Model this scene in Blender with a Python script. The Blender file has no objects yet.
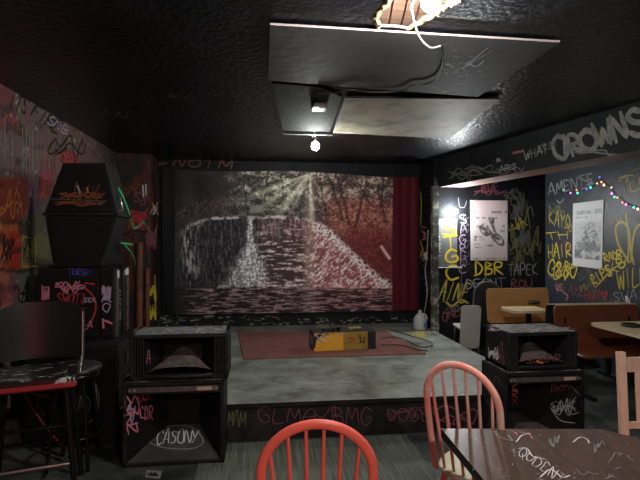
import bpy, math, random
import numpy as np
from mathutils import Vector, Matrix

random.seed(7)
S = bpy.context.scene
COL = S.collection
PI = math.pi
F = 480.0
PHI = math.atan(57 / 480.0)
CP, SP = math.cos(PHI), math.sin(PHI)
H = 1.58
CEIL = 2.75
YB, YA = 7.2, 6.6           # back wall, alcove wall
XL, XR, XA = -1.95, 4.11, 2.42
STG = 0.30

# ------------------------------------------------------------------ camera
cam = bpy.data.cameras.new('camera')
cam.sensor_width = 36.0
cam.lens = 36.0 * F / 640.0
cam.clip_start = 0.02
co = bpy.data.objects.new('camera', cam)
COL.objects.link(co)
co.location = (0, 0, H)
co.rotation_euler = (PI / 2, 0, -PHI)
S.camera = co

def ray(u, v):
    a = (u - 320) / F
    return Vector((a * CP + SP, CP - a * SP, (240 - v) / F))
def pl(u, v, p, n):
    d = ray(u, v); c = Vector((0, 0, H)); n = Vector(n)
    return c + d * ((Vector(p) - c).dot(n) / d.dot(n))
def onY(Y): return lambda u, v: pl(u, v, (0, Y, 0), (0, 1, 0))
def onX(X): return lambda u, v: pl(u, v, (X, 0, 0), (1, 0, 0))
def onZ(Z): return lambda u, v: pl(u, v, (0, 0, Z), (0, 0, 1))
def atd(u, v, d):
    return Vector((0, 0, H)) + ray(u, v) * d

# ------------------------------------------------------------------ materials
def mat(name, col, rough=.6, col2=None, scale=6, lo=.4, hi=.65, bump=0, bscale=30, metal=0, spec=.5,
        detail=6, stretch=(1, 1, 1), emit=None, es=0, trans=0, coat=0, rough2=None, third=None, alpha=None):
    m = bpy.data.materials.new(name); m.use_nodes = True
    nt = m.node_tree; N = nt.nodes; L = nt.links
    b = N['Principled BSDF']
    def rgba(c): return (c[0], c[1], c[2], 1)
    b.inputs['Base Color'].default_value = rgba(col)
    b.inputs['Roughness'].default_value = rough
    b.inputs['Metallic'].default_value = metal
    b.inputs['Specular IOR Level'].default_value = spec
    if coat: b.inputs['Coat Weight'].default_value = coat
    if trans: b.inputs['Transmission Weight'].default_value = trans
    if emit:
        b.inputs['Emission Color'].default_value = rgba(emit); b.inputs['Emission Strength'].default_value = es
    if col2 is not None or bump:
        tc = N.new('ShaderNodeTexCoord'); mp = N.new('ShaderNodeMapping')
        mp.inputs['Scale'].default_value = stretch
        L.new(tc.outputs['Object'], mp.inputs['Vector'])
    if col2 is not None:
        n = N.new('ShaderNodeTexNoise'); n.inputs['Scale'].default_value = scale; n.inputs['Detail'].default_value = detail
        n.inputs['Roughness'].default_value = .65
        L.new(mp.outputs[0], n.inputs['Vector'])
        r = N.new('ShaderNodeValToRGB')
        r.color_ramp.elements[0].position = lo; r.color_ramp.elements[0].color = rgba(col)
        r.color_ramp.elements[1].position = hi; r.color_ramp.elements[1].color = rgba(col2)
        if third:
            e = r.color_ramp.elements.new(third[0]); e.color = rgba(third[1])
        L.new(n.outputs['Fac'], r.inputs['Fac']); L.new(r.outputs['Color'], b.inputs['Base Color'])
        if rough2 is not None:
            mr = N.new('ShaderNodeMapRange'); mr.inputs['From Min'].default_value = lo; mr.inputs['From Max'].default_value = hi
            mr.inputs['To Min'].default_value = rough; mr.inputs['To Max'].default_value = rough2
            L.new(n.outputs['Fac'], mr.inputs['Value']); L.new(mr.outputs[0], b.inputs['Roughness'])
    if bump:
        n2 = N.new('ShaderNodeTexNoise'); n2.inputs['Scale'].default_value = bscale; n2.inputs['Detail'].default_value = 5
        L.new(mp.outputs[0], n2.inputs['Vector'])
        bp = N.new('ShaderNodeBump'); bp.inputs['Strength'].default_value = bump; bp.inputs['Distance'].default_value = .02
        L.new(n2.outputs['Fac'], bp.inputs['Height']); L.new(bp.outputs[0], b.inputs['Normal'])
    return m

def attr_mat(name, rough=.6, bump=0, bscale=40, spec=.4):
    m = mat(name, (1, 1, 1), rough, bump=bump, bscale=bscale, spec=spec)
    nt = m.node_tree; a = nt.nodes.new('ShaderNodeAttribute'); a.attribute_name = 'paint'
    nt.links.new(a.outputs['Color'], nt.nodes['Principled BSDF'].inputs['Base Color'])
    return m

M = {}
M['ceil'] = mat('black_gloss_ceiling_paint', (.0025, .003, .004), .32, (.010, .011, .014), scale=3, bump=.55, bscale=24, spec=.34)
M['wall'] = mat('black_wall_paint', (.005, .0055, .007), .55, (.013, .014, .018), scale=2.5, bump=.25, bscale=18, spec=.2)
M['wallb'] = mat('blue_black_wall_paint', (.020, .024, .031), .45, (.034, .040, .050), scale=2.0, bump=.2, bscale=14)
M['soffit'] = mat('scuffed_soffit_paint', (.20, .18, .18), .5, (.30, .14, .09), scale=5, lo=.45, hi=.6, stretch=(1, .25, 1), bump=.2)
M['board'] = mat('grey_ceiling_board', (.045, .041, .040), .65, (.026, .024, .024), scale=3, lo=.35, hi=.7, bump=.15, bscale=15)
M['board2'] = mat('tan_ceiling_board', (.48, .43, .34), .6, (.16, .145, .115), scale=3.2, lo=.46, hi=.68, bump=.1, bscale=9)
M['boardk'] = mat('black_ceiling_board', (.008, .008, .009), .85, (.018, .018, .019), scale=5, bump=.2, spec=.15)
M['edge'] = mat('raw_board_edge', (.27, .21, .20), .7)
M['floor'] = mat('worn_dark_floor', (.020, .021, .020), .48, (.085, .092, .085), scale=2.2, lo=.38, hi=.66, bump=.35, bscale=28, rough2=.62)
M['plank'] = mat('grey_ribbed_floor_boards', (.075, .082, .062), .55, (.24, .255, .205), scale=3, lo=.35, hi=.68, bump=.8, bscale=14, stretch=(22, .6, 1))
M['stage'] = mat('grey_green_stage_paint', (.095, .102, .086), .42, (.31, .33, .28), scale=3.4, lo=.36, hi=.66, bump=.15, bscale=30, rough2=.6, detail=9)
M['fascia'] = mat('black_stage_fascia', (.007, .0065, .007), .6, (.022, .019, .018), scale=5, bump=.2, spec=.2)
M['rug'] = mat('dull_red_carpet', (.26, .105, .090), .95, (.18, .085, .072), scale=7, lo=.35, hi=.7, bump=.5, bscale=160, spec=.1)
M['cab'] = mat('black_speaker_carpet', (.005, .0047, .0055), .6, (.013, .012, .013), scale=8, bump=.25, bscale=50, spec=.25)
M['cabin'] = mat('black_speaker_interior', (.0045, .004, .0045), .6, (.010, .007, .008), scale=6, spec=.2)
M['cabtop'] = mat('worn_speaker_top', (.03, .03, .031), .4, (.42, .42, .41), scale=22, lo=.44, hi=.60, bump=.3, stretch=(1, 2.2, 1))
M['ramp'] = mat('dark_grey_ramp_board', (.024, .024, .025), .55, (.05, .05, .05), scale=7)
M['cone'] = mat('brown_speaker_cone', (.05, .036, .032), .7, (.12, .09, .08), scale=25, bump=.3)
M['cabred'] = mat('dark_red_paint', (.07, .006, .010), .5)
M['strip'] = mat('grey_pink_metal_strip', (.17, .12, .12), .45, (.05, .04, .045), scale=20, metal=.4)
M['screw'] = mat('bright_screw_metal', (.5, .42, .38), .35, metal=.8)
M['label'] = mat('tan_label', (.40, .27, .17), .6)
M['metal'] = mat('black_metal', (.012, .012, .012), .3, metal=.6)
M['chrome'] = mat('worn_chrome', (.45, .43, .42), .3, metal=1)
M['vinyl'] = mat('black_vinyl', (.006, .006, .007), .36)
M['vinylseat'] = mat('worn_black_vinyl', (.010, .009, .010), .3, (.5, .46, .44), scale=12, lo=.58, hi=.65, stretch=(1, 3, 1))
M['seatred'] = mat('red_seat_reflection', (.28, .02, .025), .35)  # reflected red lamp light put into the colour
M['coral'] = mat('coral_chair_paint', (.84, .145, .10), .38, (.74, .12, .085), scale=4, bump=.05)
M['coral2'] = mat('faded_coral_chair_paint', (.80, .24, .19), .4, (.74, .48, .39), scale=4, lo=.42, hi=.62, bump=.05)
M['cream'] = mat('worn_cream_seat', (.55, .50, .28), .5, (.65, .62, .5), scale=5)
M['pine'] = mat('pale_pink_wood', (.62, .38, .28), .5, (.52, .30, .21), scale=5, stretch=(6, 6, .6))
M['tabletop'] = mat('dark_brown_table_wood', (.055, .031, .024), .33, (.095, .056, .042), scale=5, stretch=(8, .7, 1), lo=.35, hi=.7, bump=.03)
M['tabedge'] = mat('black_table_edge', (.008, .007, .007), .4)
M['ply'] = mat('honey_plywood', (.48, .235, .085), .38, (.40, .185, .065), scale=3, stretch=(.5, 4, 6))
M['plyred'] = mat('red_brown_plywood', (.15, .040, .018), .4, (.125, .036, .017), scale=3, stretch=(.5, 4, 6))
M['plyedge'] = mat('pale_plywood_edge', (.55, .42, .28), .5)
M['lam'] = mat('cream_laminate', (.62, .47, .27), .35, (.55, .42, .25), scale=4)
M['grey_plastic'] = mat('grey_beige_plastic', (.42, .39, .34), .45)
M['black_plastic'] = mat('black_plastic', (.02, .022, .026), .4)
M['jug'] = mat('milky_plastic', (.62, .66, .68), .35, trans=.25)
M['jugcap'] = mat('blue_label', (.10, .12, .35), .4)
M['white'] = mat('white_paint_marker', (.62, .60, .60), .5)
M['grey'] = mat('grey_paint_marker', (.24, .23, .24), .5)
M['dimgrey'] = mat('faint_grey_marker', (.10, .10, .10), .5)
M['crown'] = mat('grey_roller_paint', (.20, .20, .18), .6, (.10, .10, .09), scale=12)
M['yellow'] = mat('yellow_marker', (.62, .46, .03), .5)
M['olive'] = mat('olive_marker', (.12, .12, .045), .5)
M['dyellow'] = mat('dull_yellow_marker', (.42, .33, .05), .5)
M['pink'] = mat('pink_marker', (.52, .16, .20), .5)
M['dpink'] = mat('dull_pink_marker', (.22, .06, .08), .5)
M['red'] = mat('red_marker', (.45, .03, .035), .5)
M['orange'] = mat('orange_marker', (.50, .15, .03), .5)
M['dorange'] = mat('dull_orange_marker', (.16, .045, .012), .5)
M['blue'] = mat('blue_marker', (.05, .06, .35), .5)
M['lilac'] = mat('lilac_marker', (.38, .27, .38), .5)
M['green'] = mat('green_cable_rubber', (.04, .40, .14), .4)
M['black'] = mat('black_rubber', (.008, .008, .008), .5)
M['whitecable'] = mat('white_cable_rubber', (.75, .74, .70), .4)
M['redcable'] = mat('red_cable_rubber', (.35, .015, .03), .4)
M['paper'] = mat('off_white_paper', (.55, .52, .50), .7)
M['boxy'] = mat('orange_yellow_block_paint', (.90, .36, .012), .45, (.80, .46, .04), scale=7)
M['boxo'] = mat('ochre_block_paint', (.42, .24, .035), .5, (.27, .17, .03), scale=14, lo=.35, hi=.75)
M['boxk'] = mat('black_block_paint', (.012, .011, .014), .5, (.05, .05, .055), scale=14, lo=.5, hi=.75)
M['lath'] = mat('exposed_lath_wood', (.30, .17, .11), .8, (.14, .075, .05), scale=6, stretch=(1, 8, 1), bump=.2)
M['foam'] = mat('yellow_foam', (.62, .46, .22), .9, (.40, .26, .11), scale=20, bump=.6)
M['column'] = mat('paint_blotched_post', (.05, .045, .04), .6, (.42, .38, .28), scale=7, lo=.45, hi=.62, stretch=(1, 1, 1.2), third=(.54, (.12, .14, .11)))
M['pierred'] = mat('red_brown_pier_paint', (.018, .013, .012), .6, (.16, .03, .022), scale=3.5, lo=.48, hi=.66)
M['piperust'] = mat('rusty_pipe', (.20, .06, .03), .6, (.09, .03, .02), scale=9)
M['conduit'] = mat('grey_conduit', (.33, .33, .34), .5)
M['panelw'] = mat('grey_painted_panel', (.16, .17, .17), .5, (.10, .105, .105), scale=4)
M['bulb'] = mat('glowing_bulb', (1, 1, 1), .5, emit=(1, .96, .86), es=1)
M['curtain'] = mat('dark_red_curtain_cloth', (.085, .008, .014), .85, (.055, .006, .011), scale=3, spec=.1)
M['banner'] = attr_mat('printed_banner_vinyl', .6, bump=.05, bscale=6, spec=.15)
M['poster'] = attr_mat('printed_poster_paper', .5)
M['lwall'] = attr_mat('painted_left_wall', .6, bump=.2, bscale=25)
M['strips'] = attr_mat('paint_splashed_skirting', .5, bump=.2)

def emis(name, col, s):
    return mat(name, col, .4, emit=col, es=s)

# ------------------------------------------------------------------ mesh builder
class MB:
    def __init__(self, o=(0, 0, 0)):
        self.v = []; self.f = []; self.mi = []; self.mats = []; self.sm = []
        self.o = Vector(o); self.k = 0
    def slot(self, m):
        if m not in self.mats: self.mats.append(m)
        return self.mats.index(m)
    def add(self, vs, fs, m, smooth=False):
        b = len(self.v); s = self.slot(m)
        self.v += [tuple(Vector(p) - self.o) for p in vs]
        for f in fs:
            self.f.append([b + i for i in f]); self.mi.append(s); self.sm.append(smooth)
        return self
    def quad(self, a, b, c, d, m): return self.add([a, b, c, d], [(0, 1, 2, 3)], m)
    def box(self, x0, x1, y0, y1, z0, z1, m, T=None, top=None):
        vs = [Vector((x, y, z)) for z in (z0, z1) for y in (y0, y1) for x in (x0, x1)]
        if T: vs = [T @ p for p in vs]
        fs = [(0, 2, 3, 1), (0, 1, 5, 4), (1, 3, 7, 5), (3, 2, 6, 7), (2, 0, 4, 6)]
        self.add(vs, fs, m); self.add(vs, [(4, 5, 7, 6)], top or m)
        return self
    def rbox(self, x0, x1, y0, y1, z0, z1, r, m, T=None, n=4, axis='z', top=None):
        """box with rounded corners in the plane across axis"""
        A = {'z': (x0, x1, y0, y1, z0, z1), 'y': (x0, x1, z0, z1, y0, y1), 'x': (y0, y1, z0, z1, x0, x1)}[axis]
        a0, a1, b0, b1, c0, c1 = A
        ring = []
        for cx, cy, s in ((a1 - r, b1 - r, 0), (a0 + r, b1 - r, 1), (a0 + r, b0 + r, 2), (a1 - r, b0 + r, 3)):
            for i in range(n + 1):
                t = (s + i / n) * PI / 2
                ring.append((cx + r * math.cos(t), cy + r * math.sin(t)))
        def P(a, b, c):
            p = {'z': (a, b, c), 'y': (a, c, b), 'x': (c, a, b)}[axis]
            return T @ Vector(p) if T else Vector(p)
        e = min(r * .25, abs(c1 - c0) * .2, .006)
        n_ = len(ring); ca = (a0 + a1) / 2; cb = (b0 + b1) / 2
        def sc(p, q): return (ca + (p[0] - ca) * (1 - q / max(abs(a1 - a0) / 2, 1e-4)), cb + (p[1] - cb) * (1 - q / max(abs(b1 - b0) / 2, 1e-4)))
        rows = [[P(*sc(p, e), c0) for p in ring], [P(*p, c0 + e) for p in ring], [P(*p, c1 - e) for p in ring], [P(*sc(p, e), c1) for p in ring]]
        vs = sum(rows, [])
        fs = []
        for k in range(3):
            for i in range(n_):
                j = (i + 1) % n_
                fs.append((k * n_ + i, k * n_ + j, (k + 1) * n_ + j, (k + 1) * n_ + i))
        fs.append(tuple(reversed(range(n_))))
        self.add(vs, fs, m); self.add(rows[3], [tuple(range(n_))], top or m)
        return self
    def tube(self, pts, r, m, n=8, r2=None, flat=None, ref=None, cap=True, smooth=True):
        """sweep; r may be list; flat = second radius along ref"""
        pts = [Vector(p) for p in pts]; N = len(pts)
        rs = r if isinstance(r, (list, tuple)) else [r] * N
        vs = []; prev = None
        for i, p in enumerate(pts):
            t = (pts[min(i + 1, N - 1)] - pts[max(i - 1, 0)]).normalized()
            if ref is not None: a = Vector(ref)
            elif prev is not None: a = prev
            else: a = Vector((0, 0, 1)) if abs(t.z) < .9 else Vector((1, 0, 0))
            a = (a - t * a.dot(t)).normalized(); b = t.cross(a); prev = a
            for k in range(n):
                w = 2 * PI * k / n
                vs.append(p + a * ((flat if flat else rs[i]) * math.cos(w)) + b * (rs[i] * math.sin(w)))
        fs = [(i * n + k, i * n + (k + 1) % n, (i + 1) * n + (k + 1) % n, (i + 1) * n + k) for i in range(N - 1) for k in range(n)]
        self.add(vs, fs, m, smooth)
        if cap: self.add(vs[:n], [tuple(reversed(range(n)))], m); self.add(vs[-n:], [tuple(range(n))], m)
        return self
    def cyl(self, p0, p1, r, m, n=12, r1=None):
        return self.tube([p0, p1], [r, r if r1 is None else r1], m, n)
    def lathe(self, prof, c, m, n=20, smooth=True, sx=1, sy=1):
        c = Vector(c); vs = []
        for (r, z) in prof:
            for k in range(n):
                w = 2 * PI * k / n; vs.append(c + Vector((r * sx * math.cos(w), r * sy * math.sin(w), z)))
        fs = [(i * n + k, i * n + (k + 1) % n, (i + 1) * n + (k + 1) % n, (i + 1) * n + k) for i in range(len(prof) - 1) for k in range(n)]
        fs.append(tuple(reversed(range(n)))); b = (len(prof) - 1) * n; fs.append(tuple(range(b, b + n)))
        return self.add(vs, fs, m, smooth)
    def ribbon(self, pts, w, nrm, m, lift=.0015):
        nrm = Vector(nrm).normalized()
        self.k = (self.k + 1) % 24
        off = nrm * (lift + self.k * .00012)
        pts = [Vector(p) for p in pts]; N = len(pts)
        if N < 2: return self
        vs = []
        for i, p in enumerate(pts):
            t = pts[min(i + 1, N - 1)] - pts[max(i - 1, 0)]
            t = t - nrm * t.dot(nrm)
            if t.length < 1e-6: t = Vector((1, 0, 0)).cross(nrm)
            t.normalize(); s = nrm.cross(t)
            e = t * (w * .4) * (-1 if i == 0 else 1 if i == N - 1 else 0)
            ww = w * (.55 if i in (0, N - 1) else 1)
            vs += [p + off + e + s * ww / 2, p + off + e - s * ww / 2]
        fs = [(2 * i, 2 * i + 1, 2 * i + 3, 2 * i + 2) for i in range(N - 1)]
        # orient to nrm
        a, b, c = vs[0], vs[1], vs[3]
        if (b - a).cross(c - a).dot(nrm) < 0: fs = [tuple(reversed(f)) for f in fs]
        return self.add(vs, fs, m)
    def build(self, name, parent=None, label=None, kind=None):
        me = bpy.data.meshes.new(name)
        me.from_pydata(self.v, [], self.f)
        for m in self.mats: me.materials.append(m)
        me.polygons.foreach_set('material_index', self.mi)
        me.polygons.foreach_set('use_smooth', self.sm)
        me.update()
        o = bpy.data.objects.new(name, me); COL.objects.link(o)
        if parent: o.parent = parent
        else: o.location = self.o
        if label: o['label'] = label
        if kind: o['kind'] = kind
        return o

def thing(name, label, cat, loc=(0, 0, 0), rz=0, group=None):
    o = bpy.data.objects.new(name, None); COL.objects.link(o)
    o.empty_display_size = .1
    o.location = loc; o.rotation_euler = (0, 0, rz)
    o['label'] = label; o['category'] = cat
    if group: o['group'] = group
    return o
def tag(o, label, cat, group=None):
    o['label'] = label; o['category'] = cat
    if group: o['group'] = group
    return o

# ------------------------------------------------------------------ strokes
FONT = {
 'A': [[(0, 0), (.45, 1), (.6, .9), (.85, 0)], [(.15, .38), (.8, .42)]],
 'B': [[(.1, 0), (.1, 1), (.6, .95), (.7, .7), (.15, .52), (.75, .4), (.75, .1), (.1, 0)]],
 'C': [[(.8, .85), (.5, 1), (.15, .8), (.05, .4), (.3, .02), (.8, .15)]],
 'D': [[(.1, 0), (.12, 1), (.6, .9), (.85, .5), (.6, .08), (.02, 0)]],
 'E': [[(.8, .95), (.15, 1), (.1, .5), (.1, 0), (.8, .03)], [(.1, .52), (.65, .55)]],
 'F': [[(.85, 1), (.15, .95), (.12, 0)], [(.12, .5), (.65, .55)]],
 'G': [[(.8, .85), (.45, 1), (.1, .7), (.1, .25), (.45, 0), (.8, .15), (.8, .48), (.45, .45)]],
 'H': [[(.1, 1), (.1, 0)], [(.8, 1), (.78, 0)], [(.1, .5), (.8, .52)]],
 'I': [[(.4, 1), (.4, 0)]],
 'J': [[(.2, 1), (.8, 1)], [(.6, 1), (.6, .2), (.35, 0), (.05, .25)]],
 'K': [[(.1, 1), (.1, 0)], [(.8, 1), (.12, .45), (.85, 0)]],
 'L': [[(.12, 1), (.1, .02), (.8, .05)]],
 'M': [[(.02, 0), (.12, 1), (.45, .35), (.78, 1), (.92, 0)]],
 'N': [[(.08, 0), (.1, 1), (.75, .05), (.8, 1)]],
 'O': [[(.5, 1), (.1, .75), (.1, .25), (.5, 0), (.85, .3), (.85, .75), (.45, 1)]],
 'P': [[(.1, 0), (.12, 1), (.7, .95), (.75, .6), (.12, .45)]],
 'Q': [[(.5, 1), (.1, .75), (.1, .25), (.5, 0), (.85, .3), (.85, .75), (.45, 1)], [(.5, .3), (.95, -.1)]],
 'R': [[(.1, 0), (.12, 1), (.7, .95), (.72, .6), (.15, .48), (.85, 0)]],
 'S': [[(.8, .88), (.45, 1), (.12, .8), (.3, .55), (.75, .4), (.75, .1), (.4, 0), (.05, .15)]],
 'T': [[(.02, .97), (.9, 1)], [(.45, 1), (.42, 0)]],
 'U': [[(.1, 1), (.1, .25), (.45, 0), (.8, .25), (.82, 1)]],
 'V': [[(.05, 1), (.42, 0), (.85, 1)]],
 'W': [[(.0, 1), (.2, 0), (.48, .7), (.72, 0), (.95, 1)]],
 'X': [[(.05, 1), (.85, 0)], [(.8, 1), (.05, 0)]],
 'Y': [[(.05, 1), (.45, .5), (.85, 1)], [(.45, .5), (.3, 0)]],
 'Z': [[(.05, 1), (.8, 1), (.08, 0), (.85, .03)]],
 '8': [[(.45, .52), (.15, .75), (.45, 1), (.75, .75), (.15, .28), (.45, 0), (.8, .25), (.45, .52)]],
 '3': [[(.1, .9), (.6, 1), (.75, .75), (.35, .52), (.8, .35), (.6, 0), (.08, .08)]],
 '<': [[(.45, 0), (.0, .55), (.2, .95), (.45, .65), (.7, .95), (.92, .55), (.45, 0)]],
 '&': [[(.1, .2), (.5, .9), (.9, .2)]],
}
def smooth(pts, k=4):
    P = [np.array(p, float) for p in pts]
    if len(P) < 3: return [tuple(p) for p in P]
    Q = [P[0] * 2 - P[1]] + P + [P[-1] * 2 - P[-2]]; out = []
    for i in range(1, len(Q) - 2):
        a, b, c, d = Q[i - 1:i + 3]
        for j in range(k):
            t = j / k
            out.append(tuple(.5 * (2 * b + (c - a) * t + (2 * a - 5 * b + 4 * c - d) * t * t + (3 * b - a - 3 * c + d) * t ** 3)))
    out.append(tuple(P[-1])); return out

def strokes_text(s, u0, v0, u1, v1, h, slant=0, jit=.06):
    """pixel-space letter strokes along the baseline (u0,v0)->(u1,v1), v grows downwards"""
    out = []; n = len(s); L = math.hypot(u1 - u0, v1 - v0); dx, dy = (u1 - u0) / L, (v1 - v0) / L
    px, py = dy, -dx
    adv = L / n
    for i, ch in enumerate(s):
        if ch not in FONT: continue
        for st in FONT[ch]:
            pts = [(x + random.uniform(-jit, jit), y + random.uniform(-jit, jit)) for x, y in st]
            pts = smooth(pts, 4)
            out.append([(u0 + dx * (i + x * .98) * adv + px * y * h + dx * slant * y * h,
                         v0 + dy * (i + x * .98) * adv + py * y * h + dy * slant * y * h) for x, y in pts])
    return out
def text(mb, fn, nrm, s, a, b, h, w, m, slant=0, jit=.09, lift=.0015):
    w = w * .70
    for st in strokes_text(s, a[0], a[1], b[0], b[1], h, slant, jit):
        mb.ribbon([fn(*p) for p in st], w, nrm, M[m] if isinstance(m, str) else m, lift)
def line(mb, fn, nrm, pts, w, m, sm=True):
    if sm: pts = smooth(pts, 5)
    mb.ribbon([fn(*p) for p in pts], w, nrm, M[m])
def scrib(mb, fn, nrm, box, n, w, m, seed=0, loops=3):
    """an illegible handstyle scrawl inside a box of pixels"""
    R = random.Random(seed); u0, v0, u1, v1 = box
    for i in range(n):
        k = R.randint(5, 5 + loops * 2); x = u0 + (u1 - u0) * R.uniform(0, .3); pts = []
        for j in range(k):
            x = u0 + (u1 - u0) * min(1, max(0, (j + R.uniform(-.6, .9)) / k))
            pts.append((x, R.uniform(v0, v1)))
        line(mb, fn, nrm, pts, w, m)

# ------------------------------------------------------------------ painted grids
def h2(ix, iy, s):
    a = (ix.astype(np.int64) * 374761393 + iy.astype(np.int64) * 668265263 + s * 982451653) & 0xffffffff
    a = ((a ^ (a >> 13)) * 1274126177) & 0xffffffff
    a = a ^ (a >> 16)
    return (a & 0xffff) / 65535.0
def vn(x, y, s=0):
    x0 = np.floor(x); y0 = np.floor(y); fx = x - x0; fy = y - y0
    fx = fx * fx * (3 - 2 * fx); fy = fy * fy * (3 - 2 * fy)
    return (h2(x0, y0, s) * (1 - fx) + h2(x0 + 1, y0, s) * fx) * (1 - fy) + (h2(x0, y0 + 1, s) * (1 - fx) + h2(x0 + 1, y0 + 1, s) * fx) * fy
def fbm(x, y, s=0, o=4):
    r = 0; a = .5; t = 0
    for i in range(o):
        r = r + a * vn(x, y, s + i * 17); t += a; a *= .55; x = x * 2.03 + 5.1; y = y * 2.03 + 1.7
    return r / t
def sst(a, b, x):
    t = np.clip((x - a) / (b - a), 0, 1); return t * t * (3 - 2 * t)
def grid(name, P, nx, ny, colfn, m, parent=None, o=(0, 0, 0), extra=None):
    """P(s,t)->xyz arrays over the unit square; colfn(s,t)->r,g,b"""
    s, t = np.meshgrid(np.linspace(0, 1, nx), np.linspace(0, 1, ny))
    s = s.ravel(); t = t.ravel()
    xyz = np.stack(P(s, t), 1) - np.array(o)
    idx = np.arange(nx * ny).reshape(ny, nx)
    q = np.stack([idx[:-1, :-1], idx[:-1, 1:], idx[1:, 1:], idx[1:, :-1]], -1).reshape(-1, 4)
    me = bpy.data.meshes.new(name); me.from_pydata(xyz.tolist(), [], q.tolist())
    c = np.stack(list(colfn(s, t)) + [np.ones_like(s)], 1).astype(np.float32)
    a = me.color_attributes.new('paint', 'FLOAT_COLOR', 'POINT'); a.data.foreach_set('color', np.clip(c, 0, 1).ravel())
    me.materials.append(m); me.polygons.foreach_set('use_smooth', [True] * len(me.polygons)); me.update()
    ob = bpy.data.objects.new(name, me); COL.objects.link(ob)
    if parent: ob.parent = parent
    else: ob.location = o
    return ob
def join_into(ob, mb):
    """append the strokes of mb (own material slots) to a painted grid, as one mesh"""
    me = ob.data; import bmesh
    bm = bmesh.new(); bm.from_mesh(me)
    base = len(me.materials)
    for m in mb.mats: me.materials.append(m)
    vs = [bm.verts.new(Vector(p)) for p in mb.v]
    for f, mi in zip(mb.f, mb.mi):
        try:
            fc = bm.faces.new([vs[i] for i in f]); fc.material_index = base + mi
        except ValueError: pass
    bm.to_mesh(me); bm.free(); me.update()

# ================================================================== SETTING
YF = -3.0
XRR = XR
# floor: dark concrete, with a patch of ribbed boards in front of the stage
mb = MB(); mb.quad((XL - .1, YF, 0), (XR + .1, YF, 0), (XR + .1, YB + .1, 0), (XL - .1, YB + .1, 0), M['floor'])
p = [onZ(0)(*q) for q in ((236, 442), (452, 437), (560, 520), (150, 520))]
x0, x1 = -.45, 1.15
mb.add([(x0, .2, .003), (x1, .2, .003), (x1, 3.78, .003), (x0, 3.78, .003)], [(0, 1, 2, 3)], M['plank'])
mb.build('floor', kind='structure')

# ceiling with the torn hole
hole = [(.60, 1.95), (.96, 1.95), (.985, 2.1), (.95, 2.24), (.90, 2.33), (.86, 2.45), (.80, 2.58), (.62, 2.58), (.59, 2.45), (.615, 2.3), (.60, 2.15)]
mb = MB()
hx0, hx1, hy0, hy1 = .4, 1.2, 1.8, 2.75
for (a, b, c, d) in ((XL - .1, hx0, YF, YB + .1), (hx1, XR + .1, YF, YB + .1), (hx0, hx1, YF, hy0), (hx0, hx1, hy1, YB + .1)):
    mb.quad((a, c, CEIL), (a, d, CEIL), (b, d, CEIL), (b, c, CEIL), M['ceil'])
# ring between the square and the torn outline
cx, cy = .78, 2.27
def rect_hit(x, y):
    dx, dy = x - cx, y - cy
    t = min(((hx1 - cx) if dx > 0 else (hx0 - cx)) / dx if abs(dx) > 1e-6 else 1e9, ((hy1 - cy) if dy > 0 else (hy0 - cy)) / dy if abs(dy) > 1e-6 else 1e9)
    return (cx + dx * t, cy + dy * t)
cor = [(hx0, hy0), (hx1, hy0), (hx1, hy1), (hx0, hy1)]
ang = lambda q: math.atan2(q[1] - cy, q[0] - cx) % (2 * PI)
hs = sorted(hole, key=ang)
hd = []
for i in range(len(hs)):
    a, b = hs[i], hs[(i + 1) % len(hs)]
    for k in range(4):
        t = k / 4; hd.append((a[0] + (b[0] - a[0]) * t + random.uniform(-.008, .008), a[1] + (b[1] - a[1]) * t + random.uniform(-.008, .008)))
hd.sort(key=ang)
for c in cor:
    A = ang(c); i = min(range(len(hd)), key=lambda j: abs(ang(hd[j]) - A)); hd[i] = (cx + (c[0] - cx) * math.hypot(hd[i][0] - cx, hd[i][1] - cy) / math.hypot(c[0] - cx, c[1] - cy), cy + (c[1] - cy) * math.hypot(hd[i][0] - cx, hd[i][1] - cy) / math.hypot(c[0] - cx, c[1] - cy))
hd.sort(key=ang)
for i in range(len(hd)):
    a, b = hd[i], hd[(i + 1) % len(hd)]; ra, rb = rect_hit(*a), rect_hit(*b)
    mb.add([(a[0], a[1], CEIL), (b[0], b[1], CEIL), (rb[0], rb[1], CEIL), (ra[0], ra[1], CEIL)], [(0, 1, 2, 3)], M['ceil'])
    mb.add([(a[0], a[1], CEIL), (b[0], b[1], CEIL), (b[0], b[1], CEIL + .015), (a[0], a[1], CEIL + .015)], [(0, 1, 2, 3)], M['edge'])
cz_ = onZ(CEIL)
for bx in ((45, 98, 60, 106), (95, 108, 135, 120), (40, 84, 62, 90), (165, 92, 195, 98), (200, 90, 262, 97)): scrib(mb, cz_, (0, 0, -1), bx, 2, .010, 'dimgrey', int(bx[0]))
mb.build('ceiling', kind='structure')
# what the hole shows: lath boards and a torn foam lip
t = thing('ceiling_cavity', 'torn hole in the black ceiling showing bare brown wood laths with a ragged foam lip', 'hole', (cx, cy, CEIL + .05))
mb = MB((cx, cy, CEIL + .05))
for i in range(9):
    x = .46 + i * .075
    T = Matrix.Translation((x, 2.27, CEIL + .11)) @ Matrix.Rotation(-.18, 4, 'Z') @ Matrix.Rotation(random.uniform(-.05, .05), 4, 'Y')
    mb.box(-.032, .032, -.5, .5, -.008, .008, M['lath'], T)
mb.box(.35, 1.25, 1.7, 2.85, CEIL + .16, CEIL + .18, M['lath'])
mb.build('lath', t)
mb = MB((cx, cy, CEIL + .05))
def ragged(pts, r):
    P = smooth([(p[0], p[1]) for p in pts], 7)
    q = [(x + random.uniform(-.008, .008), y + random.uniform(-.008, .008), CEIL - .002 + random.uniform(-.012, .004)) for x, y in P]
    mb.tube(q, [random.uniform(.35, 1.1) * r for _ in q], M['foam'], 7)
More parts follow.
